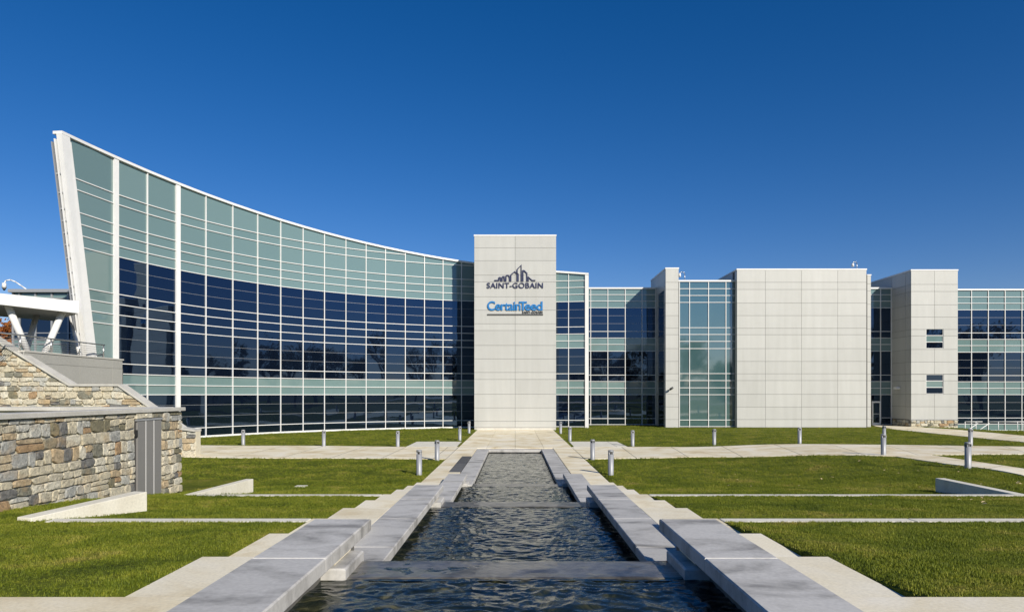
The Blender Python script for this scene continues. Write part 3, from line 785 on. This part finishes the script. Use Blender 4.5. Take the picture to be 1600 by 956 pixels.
# recess with door
rc_ = part_empty('door_recess', B)
rowsG = [(0.1,0.75,'g'),(0.75,2.99,'g')]+list(rowsC[2:])
xg = [X(1359,DL), X(1375.6,DL), X(1392.3,DL)]
flat_glass(rc_, xg, DL, rowsG, KD, 13.3, False)
for a, b in ((xg[0]+0.16,xg[0]+0.25),(xg[1]-0.16,xg[1]-0.05)): box('door_frame', a, b, DL-0.2, DL-0.05, 0.05, 2.35, M['white'], rc_)
box('door_frame', xg[0]+0.25, xg[1]-0.16, DL-0.2, DL-0.05, 2.2, 2.35, M['white'], rc_); box('door_frame', xg[0]+0.25, xg[1]-0.16, DL-0.2, DL-0.05, 0.05, 0.28, M['white'], rc_)
box('glass_door', xg[0]+0.25, xg[1]-0.16, DL-0.14, DL-0.1, 0.28, 2.2, M['glass'], rc_)
box('push_bar', xg[0]+0.27, xg[1]-0.18, DL-0.2, DL-0.16, 1.1, 1.16, M['steel'], rc_)
# stair block
sb = part_empty('stair_block', B); DSB = 63.0; s0, s1, sm_ = X(1423.6,DSB), X(1496.8,DSB), X(1460.3,DSB)
zs_ = [0.70,1.88,3.03,4.27,4.88,6.00,7.16,8.41,9.0,10.14,11.27,12.5,13.15,14.40]
wx0, wx1 = X(1447,DSB), X(1474.6,DSB)
wins = [(wx0,wx1,Z(543.9,DSB),Z(513.8,DSB)),(wx0,wx1,Z(614.8,DSB),Z(584.6,DSB))]
box('core', s0+0.03, s1-0.03, DSB+0.2, 71, 0.1, 14.38, M['joint'], sb)
panel_front(sb, [s0,sm_,s1], DSB, zs_, wins)
panel_side(sb, s0, [DSB+0.055,63.9,66.22], zs_, -1)
for d0, d1 in ((66.25,68.6),(68.6,71)): box('panel', s0, s0+0.05, d0+0.01, d1-0.01, 13.42, 14.39, M['panel'], sb)
box('panel', s1-0.05, s1, DSB+0.06, 67.5, 0.72, 14.39, M['panel'], sb)
roofcap(sb, s0, s1, DSB, 71, 14.405)
R3 = random.Random(5)
box('plinth_mortar', s0+0.04, s1-0.04, DSB+0.04, DSB+0.3, -0.7, 0.66, M['mortar'], sb)
stones(sb, pack(s0,s1,-0.35,0.64,0.17,0.3,0.3,0.7,R3), lambda u,v,w:(u,DSB+0.03-w,v), 0.012, 0.06, R3)
stones(sb, pack(DSB+0.1,66.1,-0.05,0.64,0.17,0.3,0.3,0.7,R3), lambda u,v,w:(s0+0.03-w,u,v), 0.012, 0.05, R3)
box('plinth_cap', s0-0.03, s1+0.02, DSB-0.05, DSB+0.3, 0.645, 0.695, M['shade_metal'], sb)
for a, b, z0, z1 in wins:
    wn = sb
    h = (z1-z0)/3
    for i in range(3):
        box('window_pane', a+0.06, b-0.06, DSB+0.1, DSB+0.13, z0+h*i+0.03, z0+h*(i+1)-0.03, M['aqua'] if i == 1 else M['glass'], wn)
    for i in range(4):
        zz = z0+h*i; q = 0.028; lo = zz if i == 0 else zz-q; hi = zz if i == 3 else zz+q
        box('window_frame', a+0.05, b-0.05, DSB+0.05, DSB+0.16, lo+(0 if i else 0.0), hi, M['white'], wn)
    box('window_frame', a, a+0.05, DSB+0.04, DSB+0.18, z0, z1, M['white'], wn); box('window_frame', b-0.05, b, DSB+0.04, DSB+0.18, z0, z1, M['white'], wn)
# right glass wing
rw = part_empty('right_glass_wing', B); DRW = 67.9
rowsI = [(-0.55,0.08,'a'),(0.08,0.68,'g')]+list(rowsB[1:12])+[(12.68,13.3,'a')]
flat_glass(rw, [X(1494,DRW)]+[X(1517.4,DRW)+1.668*i for i in range(10)], DRW, rowsI, KD, 13.4)
box('base_sill', X(1494,DRW), X(1517.4,DRW)+15, DRW-0.2, DRW+0.1, -1.0, -0.6, M['white'], rw)

# ------------------------------------------------------------------ tower signs
def text_mesh(body, x0, x1, z0, z1, mat, name, parent, off=0.0, sp=1.0, cap='H', yb=DT-0.012):
    cu = bpy.data.curves.new('t','FONT'); cu.body = body; cu.extrude = 0.05; cu.offset = off; cu.space_character = sp
    to = bpy.data.objects.new('t', cu); COL.objects.link(to); bpy.context.view_layer.update()
    me = bpy.data.meshes.new_from_object(to.evaluated_get(bpy.context.evaluated_depsgraph_get()))
    bpy.data.objects.remove(to)
    n = len(me.vertices); co = np.empty(n*3); me.vertices.foreach_get('co', co); co = co.reshape(-1,3)
    lo, hi = co.min(0), co.max(0)
    out = np.empty_like(co)
    out[:,0] = x0+(co[:,0]-lo[0])/(hi[0]-lo[0])*(x1-x0)
    out[:,2] = z0+(co[:,1]-lo[1])/(hi[1]-lo[1])*(z1-z0)
    out[:,1] = yb-0.07*(co[:,2]-lo[2])/(hi[2]-lo[2])
    c = out.mean(0); me.vertices.foreach_set('co', (out-c).ravel()); me.update()
    me.materials.clear(); me.materials.append(mat)
    return link(name, me, parent, Vector(c)-wloc(parent))
def tp(cx, cy): return (X(740+cx/8.692,DT), Z(395+cy/8.692,DT))     # sign coordinates on the tower face
s1g = thing('wall_sign', (0, DT, 11.6), 'navy skyline emblem and lettering mounted high on the tower', 'sign', 'signs on the tower')
a = tp(181,480); b = tp(944,405)
text_mesh('SAINT-GOBAIN', a[0], b[0], a[1], b[1], M['navy'], 'lettering', s1g, 0.012, 1.06)
EM = [(283,374),(343,374),(345,338),(352,334),(366,336),(370,378),(390,378),(391,328),(399,322),(416,324),(420,378),(441,378),(443,312),(452,304),(474,306),(490,330),(491,378),(508,378),(508,298),(558,257),(608,290),(608,378),(593,378),(593,225),(648,168),(650,378),(672,378),(672,240),(686,240),(725,277),(725,378),(745,378),(745,327),(795,374),(840,374)]
pts = [Vector((tp(*p)[0], DT-0.05, tp(*p)[1])) for p in EM]
def stroke(name, pts, w, dep, mat, parent):
    V = []; Fc = []
    for i, p in enumerate(pts):
        t0 = (p-pts[i-1]).normalized() if i else (pts[1]-p).normalized(); t1 = (pts[i+1]-p).normalized() if i < len(pts)-1 else t0
        n0 = Vector((-t0.z,0,t0.x)); n1 = Vector((-t1.z,0,t1.x)); m_ = n0+n1
        m_ = m_.normalized() if m_.length > 1e-3 else n0; k = min(1.6, 1/max(0.35,m_.dot(n0)))
        for s_, y in ((-1,-dep/2),(1,-dep/2),(1,dep/2),(-1,dep/2)): V.append(p+m_*(s_*w/2*k)+Vector((0,y,0)))
    for i in range(len(pts)-1):
        for k in range(4): Fc.append((i*4+k,i*4+(k+1)%4,(i+1)*4+(k+1)%4,(i+1)*4+k))
    Fc += [(0,1,2,3),tuple(len(V)-4+k for k in (3,2,1,0))]
    o = mesh(name, V, Fc, mat, parent); fixn(o.data); return o
stroke('emblem', pts, 0.088, 0.07, M['navy'], s1g)
s2g = thing('wall_sign', (0, DT, 9.5), 'bright blue lettering with dark underline mounted below the skyline sign', 'sign', 'signs on the tower')
a = tp(187,782); b = tp(672,655)
a2 = tp(618,782); b2 = tp(938,660)
text_mesh('Certain', a[0], tp(640,0)[0], a[1], b[1], M['blue'], 'lettering', s2g, 0.02, 0.93)
a3 = tp(618,0)[0]; b3 = tp(724,0)[0]; text_mesh('T', a3, b3, a[1], b2[1], M['blue'], 'lettering', s2g, 0.02, 1.0, yb=DT-0.02)
text_mesh('eed', tp(694,0)[0], b2[0], a[1], b2[1], M['blue'], 'lettering', s2g, 0.02, 0.92, yb=DT-0.014)
a = tp(662,820); b = tp(938,790); text_mesh('SAINT-GOBAIN', a[0], b[0], a[1], b[1], M['ink'], 'lettering', s2g, 0.008, 1.08)
a = tp(187,845); b = tp(944,829); box('underline', a[0], b[0], DT-0.07, DT-0.01, a[1], b[1], M['ink'], s2g)

# ------------------------------------------------------------------ upper terrace, canopy, rear glass volume on the left
et = thing('entrance_terrace', (-24, 38, 4), 'raised entrance terrace with grey panelled parapet above the stair wall', 'terrace')
XP = -23.85
M['parapet'] = cloudy('grey_parapet_panel', [(0.3,(0.36,0.355,0.32)),(0.7,(0.40,0.395,0.36))], 0.5, 0.55, 12, 0.05, 0.004, 0.03)
box('core', -40, XP-0.05, 33.55, 41.6, 0.2, 4.55, M['joint'], et)
box('core', XP-0.35, XP-0.02, 33.1, 41.4, 3.4, 5.05, M['joint'], et)
dv = [33.1, XP*F/(65-VX), XP*F/(124-VX), XP*F/(175-VX), 41.4]
for a, b in zip(dv, dv[1:]):
    for z0, z1 in ((2.6,4.55),(4.55,5.06)): box('panel', XP-0.018, XP+0.03, a+0.008, b-0.008, z0+0.008, z1-0.006, M['parapet'], et)
box('panel', XP-0.36, XP+0.0, 41.4, 41.45, 2.6, 5.05, M['parapet'], et)
for a, b in zip(dv, dv[1:]): box('coping_stone', XP-0.42, XP+0.07, a+0.002, b-0.002+(0.1 if b == 41.4 else 0), 5.06, 5.15, M['coping'], et, 0.008)
rl = thing('cable_railing', (XP, 36.5, 5.15), 'stainless cable railing along the terrace parapet under the canopy', 'railing')
for dq in (28.9,31.0,33.1,35.3,37.6,39.8): tube('post', (XP-0.15,dq,5.15 if dq > 33 else 4.6), (XP-0.15,dq,5.86), 0.035, 0.035, M['steel'], rl, 8)
tube('top_rail', (XP-0.15,27,5.88), (XP-0.15,39.9,5.88), 0.04, 0.04, M['steel'], rl, 8)
for i in range(5): tube('cable', (XP-0.15,27,5.26+0.115*i), (XP-0.15,39.8,5.26+0.115*i), 0.012, 0.012, M['steel'], rl, 5)
cn = thing('entrance_canopy', (-28, 38, 4.6), 'white sloping canopy roof on angled columns beside the leaning glass wall', 'canopy')
C0, C1 = pw(-120,447,31.0), pw(121,470.5,36.0); C1b = pw(121,488,36.0); C0b = pw(-120,461,31.0)
bk = Vector((-6.0,8.0,0.25)); bk1 = Vector((-5.5,6.5,0.25))
ring_t = [C0, C1, C1+bk1, C0+bk]; ring_b = [C0b, C1b, C1b+bk1, C0b+bk]
inn = Vector((-0.06,0.1,0))
o = mesh('roof', [v+inn for v in ring_b]+[v+inn for v in ring_t], [(3,2,1,0),(4,5,6,7),(1,2,6,5),(2,3,7,6),(3,0,4,7),(0,1,5,4)], M['soffit'], cn); fixn(o.data)
prism('fascia', [C0b-Vector((0,0,0.03)),C1b-Vector((0,0,0.03)),C1+Vector((0,0,0.02)),C0+Vector((0,0,0.02))], (-0.055,0.09,0), M['white'], cn)
prism('end_fascia', [C1b-Vector((0,0,0.03)),C1b+bk1*0.3-Vector((0,0,0.03)),C1+bk1*0.3,C1+Vector((0,0,0.02))], (0.06,0.02,0), M['white'], cn)
def col(px0, py0, px1, py1, d0, d1, r): 
    a = pw(px1,py1,d1); b = pw(px0,py0,d0); e = (a-b).normalized(); tube('column', a+e*0.4, b-e*0.35, r, r, M['white'], cn, 16)
col(13,478,46,556,34.2,35.2,0.165); col(98,486,68,556,36.2,35.4,0.165); col(58,490,40,550,39.2,37.6,0.155); col(110,492,125,556,39.6,38.4,0.10)
rg = thing('rear_glass_block', (-33.5, 50, 0), 'small glazed block behind the canopy at the left edge', 'building')
DRG = 50.0
rx = [X(p,DRG) for p in (21,31,56,81.6,107.4,133)]
for x0, x1 in zip(rx, rx[1:]):
    for z0, z1, k in ((4.5,6.7,'aqua'),(6.7,7.0,'aqua'),(7.0,7.5,'glass'),(7.5,9.4,'glass'),(9.4,10.05,'aqua'),(10.05,10.5,'aqua')):
        quad('glass_pane' if k == 'glass' else 'spandrel_panel', (x0,DRG), (x1,DRG), z0, z1, z0, z1, M[k], rg, tilt=0.001)
for x in rx: box('mullion', x-0.06, x+0.06, DRG-0.09, DRG+0.05, 4.5, 10.45, M['shade_metal'], rg)
for z in (6.7,7.02,7.5,10.05): box('transom', rx[0], rx[-1], DRG-0.07, DRG+0.05, z-0.03, z+0.03, M['shade_metal'], rg)
box('roof_fascia', rx[0]-0.2, rx[-1]+0.2, DRG-0.3, DRG+6, 10.45, 10.68, M['shade_metal'], rg)
box('wall_core', rx[0], rx[-1], DRG+0.2, DRG+6, 0, 10.45, M['bronze'], rg)

# ------------------------------------------------------------------ bollards
def bollard():
    r, h = 0.105, 0.93
    root = link('bollard_light', None)
    def lathe(name, prof_, mat, parent, n=20):
        V = []; Fc = []
        for rr, z in prof_: V += [(rr*math.cos(2*math.pi*k/n), rr*math.sin(2*math.pi*k/n), z) for k in range(n)]
        for j in range(len(prof_)-1):
            for k in range(n): Fc.append((j*n+k, j*n+(k+1)%n, (j+1)*n+(k+1)%n, (j+1)*n+k))
        Fc.append(tuple((len(prof_)-1)*n+k for k in range(n)))
        o = mesh(name, V, Fc, mat, parent, False, (0,0,0))
        for p in o.data.polygons: p.use_smooth = len(p.vertices) == 4 and abs(p.normal.z) < 0.5
        return o
    lathe('post', [(r,-0.12),(r,h-0.155)], M['cap'], root)
    lathe('lamp_slot', [(r*0.8,h-0.16),(r*0.8,h-0.075)], M['black'], root)
    lathe('cap', [(r*0.7,h-0.078),(r,h-0.078),(r,h-0.02),(r*0.93,h-0.004),(r*0.7,h)], M['cap'], root)
    for a in (20,110,200,290):
        c, s_ = math.cos(math.radians(a))*r*0.9, math.sin(math.radians(a))*r*0.9
        box('fin', c-0.022, c+0.022, s_-0.022, s_+0.022, h-0.158, h-0.076, M['cap'], root)
    return root
bol = bollard()
BL = [((380,695.2),'bollard light on the far lawn nearest the stone walls'),((506,697.2),'second bollard light from the stone walls on the far left lawn'),
      ((621.5,698),'bollard light at the left flare of the cross path on the far lawn'),((718.5,688),'bollard light beside the walk between tower and left path flare'),
      ((733,676.5),'bollard light closest to the left corner of the tower'),((655,741.4),'bollard light on the near left lawn closest to the cascade steps'),
      ((683,719.2),'bollard light at the left lawn corner by the cross path'),((876,677),'bollard light closest to the right corner of the tower'),
      ((890.5,689),'bollard light beside the walk between tower and right path flare'),((926,717.6),'bollard light at the right lawn corner by the cross path'),
      ((954.5,741.5),'bollard light on the near right lawn closest to the cascade steps'),((988.5,697),'bollard light at the right flare of the cross path'),
      ((1116,694.5),'bollard light on the far lawn in front of the teal glass bay'),((1249.5,693),'bollard light on the far lawn in front of the plain panel block'),
      ((1380.5,711),'bollard light where the paths fork on the right'),((1381.5,687),'bollard light half hidden behind the one at the path fork'),
      ((1512.5,731.3),'large bollard light beside the branch path at the right edge'),((1516.5,697),'bollard light half hidden behind the large one at the right edge')]
for i, ((px,py), lb) in enumerate(BL):
    if i == 0: o = bol
    else:
        o = bol.copy(); COL.objects.link(o)
        for ch in list(bol.children):
            c = ch.copy(); COL.objects.link(c); c.parent = o
    o.location = hit(px,py); o.rotation_euler.z = random.uniform(0,6)
    tag(o, 'grey metal '+lb, 'bollard', 'bollard lights along the paths')

# ------------------------------------------------------------------ small things
def gooseneck(name, A, pts, lab):
    t = thing(name, A, lab, 'security camera'); P_ = [Vector(p) for p in pts]
    for a, b in zip(P_, P_[1:]): tube('arm', a, b, 0.045, 0.045, M['white'], t, 8)
    e = P_[-1]; tube('housing', e+Vector((0,0,0.05)), e-Vector((0,0,0.32)), 0.13, 0.15, M['white'], t, 12)
    tube('dome', e-Vector((0,0,0.325)), e-Vector((0,0,0.5)), 0.13, 0.05, M['black'], t, 12)
gn = [pw(px,py,50.4) for px, py in ((43,453),(33,446),(24,440),(16,437),(9,438),(6.5,443))]
gooseneck('security_camera', (gn[0].x,gn[0].y,gn[0].z), gn, 'white gooseneck camera arm on the rear glass roof at the left edge')
def roofcam(px, d, zb, ytop, lab, s):
    A = Vector((X(px,d), d, zb)); zt2 = Z(ytop,d)
    t = thing('security_camera', A, lab, 'security camera')
    pts = [A, A+Vector((0,0,zt2-zb-0.1)), A+Vector((s*0.2,-0.1,zt2-zb)), A+Vector((s*0.45,-0.3,zt2-zb-0.05)), A+Vector((s*0.55,-0.35,zt2-zb-0.2))]
    for a, b in zip(pts, pts[1:]): tube('arm', a, b, 0.03, 0.03, M['steel'], t, 6)
    tube('housing', pts[-1], pts[-1]-Vector((0,0,0.3)), 0.1, 0.12, M['white'], t, 10)
roofcam(1070, 62.9, 13.4, 425, 'small camera mast on the teal bay roof beside the fin', -1)
roofcam(1339, 62.2, 14.38, 409, 'small camera mast on the plain panel block roof', -1)
wc = thing('wall_camera', pw(1049,607,61.75), 'small dark camera bracketed on the pale fin wall', 'security camera')
beam('bracket', pw(1046.5,608.5,61.8), pw(1048,606.5,61.5), 0.08, 0.08, M['bronze'], wc); tube('body', pw(1047,608,61.45), pw(1051.5,605,61.3), 0.1, 0.1, M['ink'], wc, 10)
wlp = thing('wall_light', (s0-0.1, 64.8, 3.6), 'small white wall light on the shaded side of the stair block', 'wall light')
beam('bracket', (s0-0.002,64.8,3.6), (s0-0.16,64.8,3.6), 0.12, 0.12, M['white'], wlp); box('lamp_housing', s0-0.5, s0-0.14, 64.55, 65.05, 3.5, 3.72, M['white'], wlp, 0.03)
uc = hit(470,759.8); ub = tag(box('utility_cover', uc.x-0.18, uc.x+0.18, uc.y-0.18, uc.y+0.18, uc.z-0.05, uc.z+0.03, M['white_conc'], None, 0.015), 'small pale concrete utility cover lying in the left lawn', 'utility cover')
hr = thing('handrail', (47, 64.5, 0), 'white metal stair handrails in front of the right glass wing', 'railing')
def hp(px, py, d): return pw(px,py,d)
for px, z0 in ((1508,-0.5),(1525,-0.4),(1560,-0.5),(1590,-0.55),(1600,-0.55),(1625,-0.55)):
    x = X(px,65.0); tube('post', (x,65,-0.9), (x,65,0.42), 0.035, 0.035, M['white'], hr, 6)
tube('rail', (X(1508,65),65,0.42), (X(1535,65),65,0.42), 0.035, 0.035, M['white'], hr, 6); tube('rail', (X(1545,65),65,0.42), (X(1640,65),65,0.42), 0.035, 0.035, M['white'], hr, 6)
for a in (0,1): tube('rail', (X(1503+18*a,64.2),64.2,-0.7), (X(1528+18*a,64.2),64.2,0.3), 0.035, 0.035, M['white'], hr, 6)

# ------------------------------------------------------------------ trees
def tree_data(seed, h, kind):
    R = random.Random(seed); V = []; Fc = []; tips = []
    def limb(a, b, r0, r1, n=6):
        t = (b-a).normalized(); s = t.orthogonal().normalized(); u = t.cross(s); k0 = len(V)
        for p, r in ((a,r0),(b,r1)):
            for k in range(n): V.append(tuple(p+(s*math.cos(6.283*k/n)+u*math.sin(6.283*k/n))*r))
        for k in range(n): Fc.append((k0+k, k0+(k+1)%n, k0+n+(k+1)%n, k0+n+k))
    def grow(a, dirn, l, r, dep):
        b = a+dirn*l; limb(a, b, r, r*0.68)
        if dep == 0: tips.append(b); return
        for k in range(R.choice((2,3,3)) if dep < 4 else 4):
            ax = Vector((R.gauss(0,1),R.gauss(0,1),R.gauss(0,0.5))).normalized()
            nd = (dirn+ax*R.uniform(0.45,0.85)+Vector((0,0,0.12))).normalized()
            grow(b if R.random() < 0.7 else a.lerp(b,0.7), nd, l*R.uniform(0.62,0.82), r*0.62, dep-1)
        if dep <= 2: tips.append(b)
    LV = []; LF = []
    def leaf(c, s):
        n = Vector((R.gauss(0,1),R.gauss(0,1),R.gauss(0,1))).normalized(); t = n.orthogonal().normalized(); u = n.cross(t); k = len(LV)
        LV.extend([tuple(c-t*s), tuple(c+u*s*0.55), tuple(c+t*s), tuple(c-u*s*0.55)]); LF.append((k,k+1,k+2,k+3))
    if kind == 'conifer':
        limb(Vector((0,0,-0.2)), Vector((0,0,h*0.97)), h*0.022, 0.03, 8)
        for q in range(70):
            f = R.uniform(0.08,0.98); rad = (1-f)**0.85*h*0.26*R.uniform(0.6,1.1); a = R.uniform(0,6.283); z = f*h
            e = Vector((math.cos(a)*rad, math.sin(a)*rad, z-rad*0.25)); limb(Vector((0,0,z)), e, 0.05, 0.015, 4)
            for j in range(46):
                t = R.uniform(0.15,1); leaf(Vector((0,0,z)).lerp(e,t)+Vector((R.gauss(0,.22),R.gauss(0,.22),R.gauss(0,.18))), R.uniform(0.12,0.26))
    else:
        grow(Vector((0,0,-0.2)), Vector((R.uniform(-.05,.05),R.uniform(-.05,.05),1)).normalized(), h*0.27, h*0.026, 5)
        cnt = {'bare':2, 'thin':7, 'full':13}[kind]
        for tp_ in tips:
            for j in range(cnt): leaf(tp_+Vector((R.gauss(0,1),R.gauss(0,1),R.gauss(0,0.8)))*h*0.035, R.uniform(0.10,0.24))
    a = bpy.data.meshes.new('trunk'); a.from_pydata(V, [], Fc); a.materials.append(M['bark'])
    b = bpy.data.meshes.new('crown'); b.from_pydata(LV, [], LF)
    return a, b
def place_tree(data, x, y, z, rot, sc, mat, lab, grp, nm='tree'):
    t = thing(nm, (x,y,z), lab, 'tree', grp); t.rotation_euler.z = rot; t.scale = (sc,)*3
    link('trunk', data[0], t); me = data[1]
    if not me.materials: me.materials.append(mat)
    link('crown', me, t)
ot = tree_data(21, 11, 'full')
place_tree(ot, -46.3, 62, 0, 0.4, 1.12, M['leaf_orange'], 'orange autumn tree behind the canopy at the left edge', None, 'maple_tree')
TD = [(tree_data(31,14,'bare'),M['leaf_brown'],'bare_tree','bare autumn tree mirrored in the dark glass'),
      (tree_data(32,13,'thin'),M['leaf_brown'],'autumn_tree','thin russet tree mirrored in the dark glass'),
      (tree_data(33,13,'conifer'),M['leaf_green'],'conifer_tree','dark conifer mirrored in the dark glass'),
      (tree_data(34,13,'full'),M['leaf_green'],'broadleaf_tree','full round tree mirrored in the dark glass')]
R4 = random.Random(17)
spots = [(-62+12.5*i+R4.uniform(-4,4), -62-R4.uniform(0,30)) for i in range(9)]
for i in range(25):                                    # round the east side of the grounds
    a = math.radians(-78+4.7*i+R4.uniform(-1.8,1.8)); q = R4.uniform(62,100)
    spots.append((6+q*math.cos(a), 28+q*math.sin(a)*0.95-8))
spots = [p for p in spots if p[1] < 4 or p[0]/p[1] > 0.95]
for x, y in spots:
    k = R4.choice((0,1,0,2,3,3,1)); d_, m_, nm, lb = TD[k]
    place_tree(d_, x, y, 0.9, R4.uniform(0,6.28), R4.uniform(0.8,1.6), m_, lb, lb.split(' mirrored')[0]+'s reflected in the facade', nm)

V = []; Fc = []; nh = 180
for k in range(nh):
    a = 2*math.pi*k/nh
    for rr, hh in ((190,0.0),(230,7+4*mnoise.noise(Vector((math.cos(a)*4,math.sin(a)*4,2)))),(330,9+6*mnoise.noise(Vector((math.cos(a)*3,math.sin(a)*3,5)))),(600,0.0)): V.append((math.cos(a)*rr, math.sin(a)*rr, hh-0.2))
for k in range(nh):
    for j in range(3): Fc.append((k*4+j, k*4+j+1, ((k+1)%nh)*4+j+1, ((k+1)%nh)*4+j))
M['wood'] = cloudy('far_woods', [(0.3,(0.02,0.028,0.010)),(0.7,(0.06,0.05,0.02))], 0.08, 0.95, 0.6, 0.6, 0.5)
hl = mesh('hills', V, Fc, M['wood'], None, True, (0,0,0)); fixn(hl.data); tag(hl, kind='structure')
# ------------------------------------------------------------------ grass
def inpoly(x, y, P_):
    c = False; n = len(P_); j = n-1
    for i in range(n):
        xi, yi = P_[i]; xj, yj = P_[j]
        if (yi > y) != (yj > y) and x < (xj-xi)*(y-yi)/(yj-yi)+xi: c = not c
        j = i
    return c
bbs = [(min(p[0] for p in P_),max(p[0] for p in P_),min(p[1] for p in P_),max(p[1] for p in P_),P_) for P_ in PATHS]
def grassy(x, d):
    if abs(x) < PX+0.02 and d < 58: return False
    if x < XW+0.06 and d < 18.5: return False
    if -7.66 < x and DK[3]-0.29 < d < DK[3]+0.01 and x < 12.3: return False
    if -7.26 < x < 24 and DK[6]-0.29 < d < DK[6]+0.01: return False
    if x < -14 and d > 32.8 and x < -15.4 and d < 33.8: return False
    for a, b, c, e, P_ in bbs:
        if a <= x <= b and c <= d <= e and inpoly(x, d, P_): return False
    if d > 44:
        if x < 7:
            if math.hypot(x-CX, d-CY) > CRD-0.12: return False
        else:
            lim = 66.1 if x < 13.6 else 61.7 if x < 32 else 62.5 if x < 41 else 67.6
            if d > lim: return False
    return True
pts_ = []
def scatter(x0, x1, d0, d1, dens, sc):
    n = int((x1-x0)*(d1-d0)*dens); xs = rng.uniform(x0,x1,n); ds = rng.uniform(d0,d1,n)
    for x, d in zip(xs, ds):
        if abs((x*F/d)) < 880 and grassy(x,d): pts_.append((x, d, g(x,d)-0.008, sc*(0.75+0.5*mnoise.noise(Vector((x*1.1,d*1.1,0)))*0.8+0.25*random.random())))
scatter(-9,14,5.05,10.6,560,0.66); scatter(-9.2,16,10.6,16.6,300,0.80); scatter(-9.5,20,16.6,24,110,1.05)
scatter(-18,32,24,34,42,1.2); scatter(-30,50,34,50,20,1.35); scatter(-26,52,50,68,12,1.5)
gm = bpy.data.meshes.new('grass'); gm.from_pydata([p[:3] for p in pts_], [], [])
at = gm.attributes.new('size','FLOAT','POINT'); at.data.foreach_set('value', [p[3] for p in pts_])
grass = link('grass', gm); tag(grass, 'short green mown grass covering the terraced lawns', 'grass', None, 'stuff')
V = []; Fc = []; R5 = random.Random(2)
for i in range(12):
    a = R5.uniform(0,6.283); r = R5.uniform(0,0.06); c = Vector((math.cos(a)*r, math.sin(a)*r, -0.01)); b = R5.uniform(0,6.283)
    h = R5.uniform(0.035,0.075); w = R5.uniform(0.003,0.0055); s_ = Vector((math.cos(b),math.sin(b),0))*w; ln = Vector((math.cos(b+1.57),math.sin(b+1.57),0))*h*R5.uniform(-0.6,0.6)
    k = len(V); m_ = c+ln*0.35+Vector((0,0,h*0.6)); V += [c-s_, c+s_, m_+s_*0.8, m_-s_*0.8, c+ln+Vector((0,0,h))]; Fc += [(k,k+1,k+2,k+3),(k+3,k+2,k+4)]
tm = bpy.data.meshes.new('grass_tuft'); tm.from_pydata([tuple(v) for v in V], [], Fc); tm.materials.append(M['blade'])
tuft = link('grass_tuft', tm, grass, (5.0,9.0,g(5,9))); tuft['kind'] = 'stuff'
ng = bpy.data.node_groups.new('grass_scatter','GeometryNodeTree')
ng.interface.new_socket('Geometry', in_out='INPUT', socket_type='NodeSocketGeometry'); ng.interface.new_socket('Geometry', in_out='OUTPUT', socket_type='NodeSocketGeometry')
gi = ng.nodes.new('NodeGroupInput'); go = ng.nodes.new('NodeGroupOutput'); ip = ng.nodes.new('GeometryNodeInstanceOnPoints'); mp_ = ng.nodes.new('GeometryNodeMeshToPoints')
oi = ng.nodes.new('GeometryNodeObjectInfo'); oi.inputs['Object'].default_value = tuft; oi.inputs['As Instance'].default_value = True
rv = ng.nodes.new('FunctionNodeRandomValue'); rv.data_type = 'FLOAT_VECTOR'; rv.inputs[0].default_value = (-0.15,-0.15,0); rv.inputs[1].default_value = (0.15,0.15,6.283)
na = ng.nodes.new('GeometryNodeInputNamedAttribute'); na.data_type = 'FLOAT'; na.inputs['Name'].default_value = 'size'
lk_ = ng.links.new
lk_(gi.outputs[0], mp_.inputs['Mesh']); lk_(mp_.outputs[0], ip.inputs['Points']); lk_(oi.outputs['Geometry'], ip.inputs['Instance'])
lk_(rv.outputs[0], ip.inputs['Rotation']); lk_(na.outputs[0], ip.inputs['Scale']); lk_(ip.outputs[0], go.inputs[0])
md = grass.modifiers.new('scatter','NODES'); md.node_group = ng

# fallen leaves on the right lawn
V = []; Fc = []; R6 = random.Random(9)
for i in range(150):
    x, d = R6.uniform(6,22), R6.uniform(13,28)
    if R6.random() > ss(2,16,x) or not grassy(x,d): continue
    c = Vector((x,d,g(x,d)+R6.uniform(0.045,0.07))); a = R6.uniform(0,6.28); s_ = R6.uniform(0.035,0.07); t = Vector((math.cos(a),math.sin(a),R6.uniform(-.4,.4)))*s_; u = Vector((-math.sin(a),math.cos(a),R6.uniform(-.4,.4)))*s_*0.6
    k = len(V); V += [c-t, c-u*0.9+Vector((0,0,.008)), c+t, c+u+Vector((0,0,.01))]; Fc += [(k,k+1,k+2),(k,k+2,k+3)]
lf = mesh('fallen_leaves', V, Fc, M['dead_leaf']); tag(lf, 'dry fallen leaves scattered on the right lawn', 'leaves', None, 'stuff')
